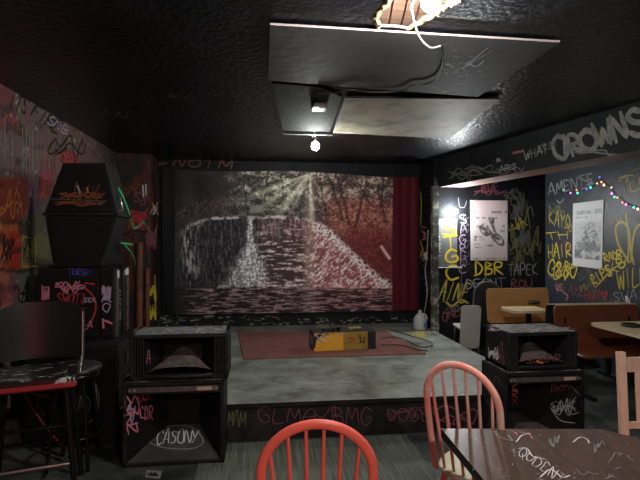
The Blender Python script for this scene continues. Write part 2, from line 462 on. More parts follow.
ragged([(.95, 2.02), (.97, 2.12), (.93, 2.24), (.90, 2.33), (.85, 2.45), (.79, 2.58)], .016)
ragged([(.60, 2.15), (.612, 2.3), (.585, 2.42), (.60, 2.5), (.635, 2.58)], .015)
mb.build('foam_lip', t)

# walls ------------------------------------------------------------
nY = (0, -1, 0); nXl = (-1, 0, 0)
# back wall
B = onY(YB)
mb = MB(); mb.quad((XL - .1, YB, 0), (XA + .1, YB, 0), (XA + .1, YB, CEIL), (XL - .1, YB, CEIL), M['wall'])
text(mb, B, nY, 'NOTM', (172, 166), (232, 169), 8, .03, 'dorange', .3)
line(mb, B, nY, [(160, 164), (166, 163)], .05, 'dorange', False)
for i in range(120):
    u = random.uniform(155, 412); v = random.uniform(316, 325); line(mb, B, nY, [(u, v), (u + random.uniform(1, 6), v + random.uniform(-1.5, 1.5))], random.uniform(.008, .035), random.choice(['grey', 'dimgrey', 'dimgrey', 'dimgrey', 'dimgrey', 'black', 'grey', 'dimgrey', 'dyellow', 'dpink']), False)
mb.build('wall_back', kind='structure')
# alcove wall with the first poster
A = onY(YA)
mb = MB(); mb.quad((XA, YA, 0), (XR + .1, YA, 0), (XR + .1, YA, CEIL), (XA, YA, CEIL), M['wall'])
for i, ch in enumerate('STGC'):
    v = 236 + i * 13.5
    text(mb, A, nY, ch, (443 + i, v + (4 if i == 3 else 0)), (459 + i * .8, v - 1 + (4 if i == 3 else 0)), 13 if i < 3 else 15, .045, 'yellow', jit=.03, lift=.0055)
for i, ch in enumerate('SAGRHC'):
    text(mb, A, nY, ch, (460, 224 + i * 10), (468, 223 + i * 10), 9, .022, 'lilac')
text(mb, A, nY, 'DBR', (474, 275), (504, 275), 13, .035, 'yellow')
text(mb, A, nY, 'TAPEK', (508, 275), (538, 275), 11, .024, 'grey')
text(mb, A, nY, 'AINE', (438, 299), (466, 303), 19, .032, 'dyellow', .15)
line(mb, A, nY, [(446, 302), (452, 306), (461, 300), (468, 303)], .028, 'dyellow')
text(mb, A, nY, 'DECNT', (466, 289), (506, 287), 9, .024, 'grey')
text(mb, A, nY, 'ROU', (511, 288), (533, 287), 8, .022, 'dpink')
text(mb, A, nY, 'ONE', (443, 322), (461, 315), 9, .024, 'dpink', .2)
text(mb, A, nY, 'BUE', (482, 193), (500, 191), 8, .022, 'dpink')
scrib(mb, A, nY, (474, 184, 512, 196), 2, .012, 'dpink', 3)
for i, bx in enumerate(((510, 200, 524, 222), (518, 206, 534, 230), (510, 222, 520, 250), (520, 228, 530, 255), (528, 225, 542, 258), (511, 245, 534, 262), (509, 188, 526, 205))):
    scrib(mb, A, nY, bx, 2, .017, 'olive' if i % 3 else 'dimgrey', 20 + i)
for bx in ((458, 196, 467, 212), (503, 190, 516, 200), (470, 277, 505, 292), (445, 305, 470, 313)):
    scrib(mb, A, nY, bx, 1, .012, 'dimgrey', int(bx[0]))
text(mb, A, nY, 'SJ', (452, 312), (461, 309), 5, .012, 'grey')
for i in range(16):
    u = 505 + (i * 37) % 36; v = 190 + (i * 53) % 72
    scrib(mb, A, nY, (u, v, u + 9, v + 14), 1, .010, ['olive', 'dimgrey', 'dyellow', 'dimgrey'][i % 4], 300 + i)
for i in range(8): scrib(mb, A, nY, (460, 214 + i * 7, 470, 222 + i * 7), 1, .009, 'dimgrey', 330 + i)
mb.build('wall_alcove', kind='structure')
# return wall between the back wall and the alcove
R_ = onX(XA)
mb = MB(); mb.quad((XA, YB, 0), (XA, YA, 0), (XA, YA, CEIL), (XA, YB, CEIL), M['wall'])
nR = (-1, 0, 0)
line(mb, R_, nR, [(420.5, 192), (421.5, 205), (420.5, 225)], .05, 'dyellow')
text(mb, R_, nR, 'K', (419.5, 262), (425, 262), 14, .03, 'dyellow')
line(mb, R_, nR, [(420, 240), (423, 250), (421, 256)], .035, 'yellow')
text(mb, R_, nR, 'WT', (426, 240), (426, 222), 4, .035, 'pink')
for i in range(10):
    v = 265 + i * 6; line(mb, R_, nR, [(random.uniform(420, 430), v), (random.uniform(420, 430), v + 2)], .02, random.choice(['grey', 'dimgrey', 'dyellow']), False)
mb.build('wall_return', kind='structure')
# right wall
G = onX(XR)
mb = MB(); mb.quad((XR, YA + .1, 0), (XR, YF, 0), (XR, YF, CEIL), (XR, YA + .1, CEIL), M['wallb'])
text(mb, G, nXl, 'AMENTS', (549, 196), (594, 184), 11, .030, 'grey', .2)
line(mb, G, nXl, [(579, 178), (594, 184), (582, 189)], .03, 'grey', False)
line(mb, G, nXl, [(557, 200), (560, 203), (564, 199)], .018, 'grey')
text(mb, G, nXl, 'KAYO', (549, 224), (571, 229), 13, .022, 'dyellow', -.2)
scrib(mb, G, nXl, (549, 205, 566, 222), 2, .018, 'olive', 8)
text(mb, G, nXl, 'TH', (547, 240), (570, 238), 7, .026, 'yellow')
text(mb, G, nXl, 'HAIR', (548, 258), (572, 257), 13, .028, 'yellow')
text(mb, G, nXl, 'C88O', (548, 276), (577, 278), 16, .030, 'yellow')
scrib(mb, G, nXl, (552, 262, 578, 280), 2, .022, 'dyellow', 31)
text(mb, G, nXl, 'R', (566, 250), (573, 248), 7, .018, 'dpink')
text(mb, G, nXl, 'RADR', (605, 262), (623, 257), 8, .024, 'yellow')
text(mb, G, nXl, 'RIPS', (594, 286), (613, 273), 10, .026, 'yellow', .15)
text(mb, G, nXl, 'X8', (611, 277), (628, 264), 11, .028, 'yellow', .1)
line(mb, G, nXl, [(596, 287), (612, 270), (628, 259)], .02, 'dyellow')
text(mb, G, nXl, 'WILD', (618, 290), (648, 285), 18, .026, 'dyellow', .1)
line(mb, G, nXl, [(629, 262), (619, 245), (616, 228), (622, 222), (629, 230), (631, 250), (634, 264)], .030, 'dyellow')
line(mb, G, nXl, [(626, 214), (629, 240), (628, 262)], .03, 'dyellow')
line(mb, G, nXl, [(631, 262), (634, 235), (640, 225), (647, 235), (646, 258)], .030, 'dyellow')
line(mb, G, nXl, [(616, 219), (619, 222)], .026, 'dyellow', False); line(mb, G, nXl, [(620, 218), (622, 221)], .026, 'dyellow', False)
text(mb, G, nXl, 'TEK', (622, 196), (650, 184), 15, .024, 'dyellow', .1)
line(mb, G, nXl, [(619, 178), (628, 176), (626, 183)], .022, 'dyellow'); line(mb, G, nXl, [(632, 172), (640, 168), (648, 172)], .018, 'olive')
text(mb, G, nXl, 'RE', (558, 292), (565, 289), 6, .018, 'pink'); line(mb, G, nXl, [(563, 292), (568, 296), (566, 300)], .018, 'pink')
text(mb, G, nXl, 'AYE', (568, 293), (584, 296), 8, .018, 'dpink')
text(mb, G, nXl, 'HUT<', (584, 299), (608, 299), 8, .020, 'red')
text(mb, G, nXl, 'SUA', (614, 302), (638, 299), 9, .018, 'grey')
line(mb, G, nXl, [(622, 303), (630, 304), (626, 296), (628, 307)], .018, 'white')
scrib(mb, G, nXl, (578, 268, 602, 281), 3, .010, 'dimgrey', 12)
scrib(mb, G, nXl, (547, 274, 560, 278), 1, .010, 'grey', 13)
scrib(mb, G, nXl, (602, 200, 615, 250), 1, .02, 'dimgrey', 14)
for i in range(14):
    u = 547 + (i * 41) % 90; v = (200 if (u < 568 or u > 608) else 274) + (i * 29) % (90 if u < 568 else 26)
    scrib(mb, G, nXl, (u, v, u + 10, v + 9), 1, .009, ['dimgrey', 'olive', 'dpink', 'dyellow'][i % 4], 400 + i)
mb.build('wall_right', kind='structure')
# wall behind the camera
mb = MB(); mb.quad((XL - .1, YF, 0), (XL - .1, YF, CEIL), (XR + .1, YF, CEIL), (XR + .1, YF, 0), M['wall']); mb.build('wall_front', kind='structure')

# left wall: painted patches, drips, tags
Lw = onX(XL)
def lw_col(s, t):
    y = s * (YB - YF) + YF; z = t * CEIL
    # picture coordinates of each wall point
    a = (XL * SP + y * CP); a = np.maximum(a, .3); uu = 320 + F * (XL * CP - y * SP) / a; vv = 240 + F * (H - z) / a
    n = fbm(y * 3, z * 3, 1); n2 = fbm(y * 14, z * 14, 5); n3 = fbm(y * 40, z * 6, 9)
    r = .125 + .06 * (n - .5); g = .082 + .05 * (n - .5); b = .070 + .05 * (n - .5)
    def mixc(c, m):
        nonlocal r, g, b
        r = r * (1 - m) + c[0] * m; g = g * (1 - m) + c[1] * m; b = b * (1 - m) + c[2] * m
    def patch(u0, v0, u1, v1, c, k=1, sd=0):
        e = (fbm(y * 8, z * 8, 40 + sd) - .5) * 7
        m = sst(u0 - 1.5, u0 + 1.5, uu + e) * (1 - sst(u1 - 1.5, u1 + 1.5, uu + e)) * sst(v0 - 1.5, v0 + 1.5, vv + e) * (1 - sst(v1 - 1.5, v1 + 1.5, vv + e))
        mixc(c, m * k)
    mixc((.17, .10, .08), sst(.5, .7, n2) * .5)
    patch(-400, -200, 16, 130, (.13, .030, .028), .9, 1)
    patch(-400, 178, 27, 222, (.20, .035, .022), .95, 2)
    patch(-400, 222, 20, 272, (.42, .095, .03), .9, 3)
    patch(9, 232, 20, 268, (.40, .02, .015), .8, 4)
    patch(-400, 272, 10, 310, (.38, .11, .075), .8, 5)
    patch(27, 180, 40, 215, (.10, .05, .09), .9, 6)
    patch(22, 214, 60, 232, (.10, .105, .055), .9, 7)
    patch(22, 234, 50, 270, (.16, .15, .06), .9, 8)
    patch(22, 237, 36, 267, (.20, .18, .05), .7, 11)
    patch(19, 272, 40, 330, (.12, .13, .095), .9, 9)
    patch(42, 150, 70, 190, (.21, .10, .085), .6, 10)
    patch(-400, 268, 40, 272, (.02, .02, .02), .9, 12)
    patch(-400, 219, 22, 224, (.02, .015, .015), .7, 13)
    # fade to near black towards the far end
    mixc((.014, .013, .014), sst(88, 118, uu) * .9)
    mixc((.02, .016, .016), sst(.62, .7, fbm(y * 6, z * 10, 61)) * .7)
    mixc((.45, .40, .36), sst(.74, .78, fbm(y * 24, z * 24, 71)) * .7)
    mixc((.30, .05, .04), sst(.69, .73, fbm(y * 15, z * 15, 81)) * .6)
    return r * .95, g * .95, b * .95
wl = grid('wall_left', lambda s, t: (np.full_like(s, XL), s * (YB - YF) + YF, t * CEIL), 620, 170, lw_col, M['lwall'])
mb = MB(); nL = (1, 0, 0)
text(mb, Lw, nL, 'ITS', (7, 108), (27, 114), 15, .035, 'black', jit=.03); text(mb, Lw, nL, 'FINE', (29, 115), (58, 135), 13, .030, 'black', jit=.03)
line(mb, Lw, nL, [(26, 92), (26.5, 118)], .05, 'dpink', False)
for u, a, b_ in ((22, 128, 178), (26, 130, 175), (29, 132, 182), (32, 130, 170), (37, 134, 190), (4, 118, 160), (12, 140, 172), (44, 150, 178)):
    line(mb, Lw, nL, [(u, a), (u + .3, b_)], random.uniform(.008, .018), 'grey', False)
text(mb, Lw, nL, 'SNB', (46, 108 + 14), (66, 122 + 14), 8, .02, 'lilac')
text(mb, Lw, nL, 'UAX', (46, 150), (70, 168), 13, .024, 'black')
text(mb, Lw, nL, 'PAG', (6, 134), (22, 136), 11, .016, 'black')
for i, bx in enumerate(((0, 190, 24, 218), (2, 234, 14, 262), (22, 238, 35, 262), (2, 280, 18, 300), (40, 150, 60, 185), (22, 285, 36, 300), (38, 170, 52, 200))):
    scrib(mb, Lw, nL, bx, 2, .014, ['orange', 'black', 'black', 'dpink', 'dpink', 'black', 'red'][i], 50 + i)
text(mb, Lw, nL, 'OK', (18, 302), (34, 303), 10, .02, 'black')
text(mb, Lw, nL, 'ABH', (22, 262), (35, 262), 9, .014, 'black')
line(mb, Lw, nL, [(22, 236), (35, 239), (35, 266), (22, 267), (22, 236)], .014, 'dyellow', False)
scrib(mb, Lw, nL, (60, 150, 82, 185), 3, .018, 'red', 66); scrib(mb, Lw, nL, (55, 135, 90, 165), 2, .018, 'black', 67)
join_into(wl, mb); wl['kind'] = 'structure'

# pier in the back left corner
PY = 6.75; PX = -1.52; Pn = onY(PY)
mb = MB(); mb.box(XL, PX, PY, YB, 0, CEIL, M['pierred'])
text(mb, Pn, nY, 'MR', (131, 225), (147, 227), 12, .03, 'red'); text(mb, Pn, nY, 'S8', (133, 200), (145, 206), 10, .022, 'dpink')
scrib(mb, Pn, nY, (128, 208, 148, 232), 4, .02, 'red', 70)
line(mb, Pn, nY, [(143, 186), (143.5, 196)], .035, 'white', False); line(mb, Pn, nY, [(146, 185), (146, 194)], .03, 'white', False)
text(mb, Pn, nY, 'X', (152, 214), (160, 214), 11, .03, 'dyellow'); text(mb, Pn, nY, 'N', (150, 214), (155, 216), 9, .022, 'lilac')
scrib(mb, Pn, nY, (146, 224, 158, 250), 4, .02, 'dpink', 71)
text(mb, Pn, nY, 'M', (146, 300), (157, 300), 14, .05, 'yellow'); text(mb, Pn, nY, 'MA', (145, 318), (157, 318), 12, .045, 'yellow')
line(mb, Pn, nY, [(148, 278), (147, 318)], .02, 'dyellow', False); line(mb, Pn, nY, [(155, 276), (156, 316)], .02, 'dyellow', False)
scrib(mb, Pn, nY, (120, 180, 142, 200), 3, .015, 'dorange', 72); scrib(mb, Pn, nY, (128, 235, 140, 300), 3, .02, 'dorange', 73)
mb.build('trim_1', kind='structure')

# diagonal beam (bulkhead) in front of the alcove
P1 = Vector((3.15, 3.69)); P2 = Vector((2.50, 6.6)); ZB = 2.335
dr = (P2 - P1).normalized(); P0 = P1 - dr * 5.2
nb = Vector((-dr.y, dr.x, 0)); 
if nb.x > 0: nb = -nb
th = .36
mb = MB()
def q3(p, z, off=0): return Vector((p.x - nb.x * off, p.y - nb.y * off, z))
mb.quad(q3(P0, ZB), q3(P2, ZB), q3(P2, CEIL), q3(P0, CEIL), M['wall'])
mb.quad(q3(P0, ZB), q3(P0, ZB, th), q3(P2, ZB, th), q3(P2, ZB), M['soffit'])
mb.quad(q3(P0, ZB, th), q3(P0, CEIL, th), q3(P2, CEIL, th), q3(P2, ZB, th), M['wall'])
fb = lambda u, v: pl(u, v, (P1.x, P1.y, 0), nb)
text(mb, fb, nb, 'O', (556, 161), (573, 156), 24, .065, 'crown', jit=.02)
line(mb, fb, nb, [(564, 136), (565, 158)], .05, 'crown', False)
text(mb, fb, nb, 'R', (572, 156), (585, 152), 20, .060, 'crown', jit=.02)
text(mb, fb, nb, 'O', (582, 153), (602, 147), 21, .080, 'crown', jit=.02)
text(mb, fb, nb, 'W', (599, 147), (616, 142), 24, .060, 'crown', jit=.02)
text(mb, fb, nb, 'N', (615, 142), (632, 137), 26, .062, 'crown', jit=.02)
text(mb, fb, nb, 'S', (631, 137), (650, 132), 26, .070, 'crown', jit=.02)
text(mb, fb, nb, 'WHAT', (525, 160), (549, 152), 8, .016, 'grey', .2)
text(mb, fb, nb, 'ARJ', (500, 172), (518, 168), 5, .015, 'grey')
text(mb, fb, nb, 'ERAT', (540, 153), (560, 145), 7, .014, 'dimgrey')
scrib(mb, fb, nb, (448, 168, 490, 180), 4, .014, 'dimgrey', 80); scrib(mb, fb, nb, (465, 165, 530, 175), 2, .012, 'dimgrey', 81)
scrib(mb, fb, nb, (575, 150, 625, 157), 2, .014, 'dimgrey', 82); line(mb, fb, nb, [(514, 153), (523, 151)], .05, 'dpink', False)
scrib(mb, fb, nb, (497, 158, 501, 162), 1, .012, 'grey', 83)
mb.build('trim_2', kind='structure')

# paint splashed post at the corner of stage and alcove
mb = MB(); c = atd(434.3, 331, 6.80)
mb.box(c.x - .045, c.x + .045, YA - .10, YA - .02, 0, 2.34, M['column'])
mb.build('trim_3', kind='structure')

# ================================================================== STAGE
SX0, SX1, SY0, SY1 = -1.45, 2.40, 3.80, YB - .005
t = thing('stage', 'low raised stage with scuffed grey green top in front of the banner', 'stage', (.5, SY0, 0))
mb = MB((.5, SY0, 0)); 
mb.add([(-1.08, SY0, STG), (SX1, SY0 - .02, STG), (SX1, YA - .03, STG), (SX1 , SY1, STG), (SX0, SY1, STG), (SX0, 4.75, STG), (-1.08, 4.75, STG)], [(0, 1, 2, 3, 4, 5, 6)], M['stage'])
mb.add([(-1.08, SY0, STG), (SX1, SY0 - .02, STG), (SX1, SY0 - .02, STG - .03), (-1.08, SY0, STG - .03)], [(3, 2, 1, 0)], M['fascia'])
mb.add([(SX1, SY0 - .02, STG), (SX1, SY1, STG), (SX1, SY1, 0), (SX1, SY0 - .02, 0)], [(3, 2, 1, 0)], M['fascia'])
mb.add([(-1.08, SY0, STG), (-1.08, 4.75, STG), (SX0, 4.75, STG), (SX0, SY1, STG), (-1.08, SY0, 0), (-1.08, 4.75, 0), (SX0, 4.75, 0), (SX0, SY1, 0)], [(0, 1, 5, 4), (1, 2, 6, 5), (2, 3, 7, 6)], M['fascia'])
R = random.Random(3)
Z = onZ(STG)
for i in range(26):
    u = R.uniform(235, 470); v = R.uniform(362, 396); l = R.uniform(3, 14)
    line(mb, Z, (0, 0, 1), [(u, v), (u + l, v + R.uniform(-1, 1)), (u + 1.6 * l, v + R.uniform(-2, 2))], R.uniform(.008, .022), R.choice(['grey', 'grey', 'olive']))
for i in range(6):
    u = R.uniform(400, 425); line(mb, Z, (0, 0, 1), [(u, R.uniform(330, 338)), (u + 5, R.uniform(330, 338)), (u + 9, R.uniform(330, 338))], .03, 'dyellow')
mb.build('platform_top', t)
mb = MB((.5, SY0, 0)); fy = SY0 + .012
mb.quad((-1.08, fy, .0), (SX1, fy, .0), (SX1, fy, STG - .025), (-1.08, fy, STG - .025), M['fascia'])
Fs = onY(fy)
text(mb, Fs, nY, 'GLMG', (257, 422), (318, 424), 15, .007, 'dpink', jit=.07)
text(mb, Fs, nY, 'BMG', (331, 424), (374, 425), 17, .007, 'dpink', jit=.07)
text(mb, Fs, nY, 'OOSE', (386, 421), (432, 420), 13, .007, 'dpink', jit=.1)
scrib(mb, Fs, nY, (384, 404, 428, 421), 2, .005, 'dpink', 91); scrib(mb, Fs, nY, (300, 404, 345, 420), 1, .004, 'dpink', 92)
text(mb, Fs, nY, 'MAM', (227, 426), (246, 427), 15, .009, 'olive', jit=.1)
scrib(mb, Fs, nY, (432, 405, 484, 425), 3, .010, 'dpink', 93)
mb.build('fascia', t)

# rug
rc = [Z(u, v) for u, v in ((244, 359.5), (425.5, 354.5), (385, 331.5), (238, 332.5))]
rm = MB(tuple(Vector((rc[0] + rc[2]) / 2)));
n = 16
def bil(s, t_): return (rc[0] * (1 - s) + rc[1] * s) * (1 - t_) + (rc[3] * (1 - s) + rc[2] * s) * t_
vs = []; 
for j in range(n + 1):
    for i in range(n + 1):
        q = bil(i / n, j / n); e = .004 + .004 * random.random() + (.008 if i in (0, n) and j % 5 == 0 else 0)
        vs.append(Vector((q.x, q.y, STG + .004 + e)))
rm.add(vs, [(j * (n + 1) + i, j * (n + 1) + i + 1, (j + 1) * (n + 1) + i + 1, (j + 1) * (n + 1) + i) for j in range(n) for i in range(n)], M['rug'], True)
for a, b in ((0, 1), (1, 2), (2, 3), (3, 0)):
    A_, B_ = rc[a], rc[b]; rm.tube([Vector((A_.x, A_.y, STG + .006)), Vector((B_.x, B_.y, STG + .006))], .006, M['rug'], 6)
o = rm.build('rug'); tag(o, 'dull red carpet laid flat on the stage under the painted block', 'rug')

# painted block on stage
bp = Z(314, 352.6); bx = thing('painted_block', 'long low block painted orange, ochre and black on the red carpet', 'block', (bp.x, bp.y, STG + .012), math.radians(5))
mb = MB(); W = .735; D = .30; Hh = .205
def bface(x0, x1, m): mb.quad((x0, 0, 0), (x1, 0, 0), (x1, 0, Hh), (x0, 0, Hh), M[m])
bface(0, .345, 'boxy'); bface(.345, .635, 'boxo'); bface(.635, W, 'boxk')
mb.quad((0, D, 0), (0, 0, 0), (0, 0, Hh), (0, D, Hh), M['boxk']); mb.quad((W, 0, 0), (W, D, 0), (W, D, Hh), (W, 0, Hh), M['boxk'])
mb.quad((W, D, 0), (0, D, 0), (0, D, Hh), (W, D, Hh), M['boxk']); mb.quad((0, 0, Hh), (W, 0, Hh), (W, D, Hh), (0, D, Hh), M['boxk'])
fl = lambda u, v: Vector((u, 0, v))
R = random.Random(5)
for i in range(10):
    x = R.uniform(.0, .2); z = R.uniform(.12, .2) ; line(mb, fl, nY, [(x, z), (x + R.uniform(.02, .07), z + R.uniform(-.04, .02))], R.uniform(.01, .025), R.choice(['white', 'lilac', 'yellow', 'boxk', 'boxy']), False)
line(mb, fl, nY, [(0, .06), (.01, .15), (.09, .2)], .05, 'boxk', False); line(mb, fl, nY, [(.02, .19), (.09, .10)], .03, 'lilac', False)
for i in range(9):
    x = R.uniform(.02, .33); line(mb, fl, nY, [(x, .195), (x + .02, R.uniform(.165, .19))], R.uniform(.01, .02), R.choice(['yellow', 'white', 'boxk']), False)
scrib(mb, fl, nY, (.40, .11, .50, .15), 2, .007, 'red', 6); scrib(mb, fl, nY, (.52, .06, .62, .18), 2, .006, 'black', 7); scrib(mb, fl, nY, (.36, .07, .46, .11), 1, .006, 'black', 8)
sd = lambda u, v: Vector((0, u, v)); scrib(mb, sd, nXl, (.03, .03, .26, .17), 4, .014, 'white', 9)
mb.build('block_body', bx)
# things on the block
def lump_cable(name, label, cat, c, r, n, mname, seed, h=.03):
    R = random.Random(seed); mb = MB(c); pts = []
    for i in range(n):
        a = i * 1.1 + R.uniform(-.4, .4); rr = r * R.uniform(.4, 1)
        pts.append((c[0] + rr * math.cos(a) * 1.5, c[1] + rr * math.sin(a) * .7, c[2] + .006 + R.uniform(0, h)))
    P = [];
    xs = smooth([(p[0], p[1]) for p in pts], 6); zs = smooth([(p[2], 0) for p in pts], 6)
    mb.tube([(a[0], a[1], b[0]) for a, b in zip(xs, zs)], .006, M[mname], 6)
    return tag(mb.build(name), label, cat)
tb = Vector((bp.x, bp.y, STG + .012 + Hh))
lump_cable('cable_coil', 'black cable coiled loosely on the orange end of the painted block', 'cable', (tb.x + .20, tb.y + .14, tb.z), .07, 14, 'black', 1)
lump_cable('cable_coil', 'yellow cable coiled loosely on the ochre part of the painted block', 'cable', (tb.x + .50, tb.y + .17, tb.z), .06, 12, 'dyellow', 2)
mb = MB((tb.x + .26, tb.y + .15, tb.z)); mb.cyl((tb.x + .30, tb.y + .12, tb.z), (tb.x + .30, tb.y + .12, tb.z + .045), .025, M['metal'], 14); mb.cyl((tb.x + .30, tb.y + .12, tb.z + .045), (tb.x + .30, tb.y + .12, tb.z + .065), .012, M['chrome'], 10)
tag(mb.build('metal_knob'), 'small dark metal knob standing on top of the painted block', 'knob')

# cables on stage
def cable(name, label, pts3, r, m, k=6):
    xy = smooth([(p[0], p[1]) for p in pts3], k); zz = smooth([(p[2], 0) for p in pts3], k)
    mb = MB(pts3[0]); mb.tube([(a[0], a[1], b[0]) for a, b in zip(xy, zz)], r, M[m], 6)
    return tag(mb.build(name), label, 'cable')
def zp(lst, z): return [Vector((q.x, q.y, z)) for q in (onZ(z)(*p) for p in lst)]
cable('stage_cable', 'thin black cable curving across the stage towards the plastic jug', zp([(381, 338), (395, 337), (408, 341), (420, 347), (432, 345), (428, 341), (405, 334), (390, 329)], STG + .02), .006, 'black')
cable('stage_cable', 'thin black cable lying nearly straight along the carpet edge', zp([(381, 345), (400, 345), (415, 349), (428, 351)], STG + .022), .006, 'black')

# plastic jug
jp = Z(420, 329.5); jg = thing('plastic_jug', 'milky white plastic jug standing at the back right corner of the stage', 'jug', (jp.x, jp.y, STG))
J = (jp.x, jp.y, STG)
mb = MB(J); mb.lathe([(.02, .0), (.085, .003), (.092, .02), (.092, .14), (.088, .16), (.06, .205), (.03, .235), (.024, .24), (.024, .255), (.02, .257)], J, M['jug'], 24)
mb.tube([Vector(J) + Vector((.03, -.01, .225)), Vector(J) + Vector((.075, -.012, .215)), Vector(J) + Vector((.10, -.014, .16)), Vector(J) + Vector((.085, -.012, .12))], .011, M['jug'], 8)
mb.build('bottle_body', jg)
mb = MB(J); mb.lathe([(.02, .25), (.026, .25), (.026, .272), (.02, .274)], J, M['white'], 16); mb.build('cap', jg)
mb = MB(J); mb.box(J[0] + .02, J[0] + .07, J[1] - .096, J[1] - .075, STG + .05, STG + .11, M['jugcap']); mb.build('paper_label', jg)

# ================================================================== BANNER
bxl, bxr = onY(YB)(163, 240).x, onY(YB)(417, 240).x
bz1 = 2.62; bz0 = .50
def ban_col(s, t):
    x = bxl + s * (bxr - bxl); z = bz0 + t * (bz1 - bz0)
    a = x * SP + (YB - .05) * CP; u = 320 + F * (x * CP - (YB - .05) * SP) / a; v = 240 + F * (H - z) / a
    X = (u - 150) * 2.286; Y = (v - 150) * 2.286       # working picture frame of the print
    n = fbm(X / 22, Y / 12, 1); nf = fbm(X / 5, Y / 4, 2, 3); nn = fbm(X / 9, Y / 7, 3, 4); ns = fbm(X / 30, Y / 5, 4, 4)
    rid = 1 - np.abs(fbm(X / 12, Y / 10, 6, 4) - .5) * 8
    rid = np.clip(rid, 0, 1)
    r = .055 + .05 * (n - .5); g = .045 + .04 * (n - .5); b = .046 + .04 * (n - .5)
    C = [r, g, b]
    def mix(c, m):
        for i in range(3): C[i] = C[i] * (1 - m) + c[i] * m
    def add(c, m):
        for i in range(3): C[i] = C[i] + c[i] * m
    R_ = sst(290, 420, X)  # red lamp tint put into the print colour, growing to the right
    sp = fbm(X / 3.2, Y / 3.2, 31, 3); vs_ = fbm(X / 3, Y / 16, 33, 4); hs_ = fbm(X / 22 + n, Y / 3.4, 35, 4); br = 1 - np.abs(fbm(X / 8 + 2 * n, Y / 8, 36, 5) - .5) * 12
    br = np.clip(br, 0, 1)
    # forest
    top = 1 - sst(140, 165, Y + 14 * (n - .5))
    midt = sst(150, 230, X)
    add((.17, .165, .13), top * midt * (1 - .4 * sst(80, 130, Y)) * sst(.38, .64, sp) * (.1 + 2.0 * sst(.38, .68, n)))
    add((.16, .15, .12), top * midt * br * .7)
    add((.12, .09, .08), top * (1 - midt) * br * sst(90, 120, Y) * .8)
    redz = sst(375, 440, X + 20 * (n - .5)) * sst(88, 125, Y + 26 * (n - .5)) * (1 - sst(170, 215, Y))  # red light on the trees, painted into the print colour
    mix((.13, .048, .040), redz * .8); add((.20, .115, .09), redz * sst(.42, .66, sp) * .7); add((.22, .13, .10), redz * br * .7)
    for (xa, ya, xb, yb, w) in ((405, 45, 440, 150, 3), (425, 45, 455, 160, 2.5), (500, 50, 470, 160, 2.5), (468, 50, 500, 110, 2), (390, 60, 402, 140, 2), (520, 70, 540, 150, 2.5), (270, 50, 262, 120, 1.6), (212, 50, 222, 140, 1.6), (300, 48, 306, 100, 1.6), (448, 45, 430, 90, 2), (535, 48, 528, 120, 2)):
        d = np.abs((X - xa) - (xb - xa) * (Y - ya) / (yb - ya) + 12 * (n - .5)); m = (1 - sst(w * .5, w * 1.8, d)) * sst(ya - 4, ya, Y) * (1 - sst(yb, yb + 20, Y)); mix((.03, .022, .02), m * .75)
    for (xa, ya, xb, yb, w, k) in ((362, 52, 205, 112, 6, .6), (362, 52, 228, 148, 6, .6), (363, 52, 290, 150, 8, 1), (365, 52, 318, 150, 4, .6), (366, 52, 372, 185, 6, .9), (366, 52, 415, 130, 4, .35), (364, 52, 250, 100, 4, .5)):  # light rays painted into the print colour, fanning down from the top
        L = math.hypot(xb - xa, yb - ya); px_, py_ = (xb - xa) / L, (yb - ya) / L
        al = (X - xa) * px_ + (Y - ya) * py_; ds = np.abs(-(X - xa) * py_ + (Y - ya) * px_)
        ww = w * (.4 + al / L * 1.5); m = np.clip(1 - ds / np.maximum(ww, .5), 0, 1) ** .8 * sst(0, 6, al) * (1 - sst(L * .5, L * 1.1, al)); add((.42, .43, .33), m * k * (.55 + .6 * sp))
    # cliff
    edge = np.interp(X, [60, 75, 90, 110, 130, 180, 240, 300, 340, 370, 400, 425, 450, 490, 530, 560], [245, 195, 172, 160, 154, 150, 152, 152, 155, 160, 174, 193, 217, 255, 290, 305]) + 6 * (n - .5)
    below = sst(-2, 5, Y - edge)
    cl = below * (1 - sst(235, 300, X)); mix((.022, .021, .024), cl * .92)
    add((.11, .105, .11), cl * sst(.46, .72, vs_) * (.35 + .5 * sst(60, 110, X)) * .7); add((.10, .095, .10), cl * br * .35)
    st_ = below * sst(235, 262, X) * (1 - sst(345, 380, X)); mix((.065, .045, .046), st_ * .8)
    add((.46, .38, .37), st_ * sst(.50, .66, hs_) * (.25 + .9 * sst(.38, .6, sp)) * sst(150, 200, Y)); add((.16, .11, .11), st_ * sst(.4, .65, vs_) * (1 - sst(180, 220, Y)))
    wdt = np.interp(Y, [150, 205, 228, 265, 305], [6, 8, 22, 38, 52]); cxx = np.interp(Y, [150, 210, 305], [229, 229, 222])
    m = (1 - sst(.25, 1.25, np.abs(X - cxx) / wdt + .7 * (nn - .5))) * sst(149, 154, Y) * (1 - sst(302, 316, Y + 10 * (n - .5))); add((.56, .56, .58), m * (.28 + 1.0 * sst(.42, .62, sp) * sst(.3, .55, vs_)))
    d = np.abs(X - np.interp(Y, [155, 180, 230, 310], [118, 88, 84, 105])); add((.30, .27, .28), (1 - sst(2, 24, d)) * sst(152, 170, Y) * (1 - sst(270, 325, Y)) * sst(.42, .65, vs_) * .8)
    add((.42, .38, .38), (1 - sst(.8, 5, np.abs(Y - edge))) * sst(85, 120, X) * (1 - sst(380, 440, X)) * sst(.3, .62, nn + .4 * (sp - .5)))
    # right fall
    top2 = edge + 3
    m = sst(0, 9, Y - top2) * sst(345, 385, X + 14 * (nn - .5)) * (1 - sst(540, 560, X)) * (1 - sst(316, 336, Y + 14 * (nn - .5)))
    mix((.13, .065, .066), m * .85); dg = fbm((X - .8 * Y) / 12, (X + Y) / 4.5, 8, 4)
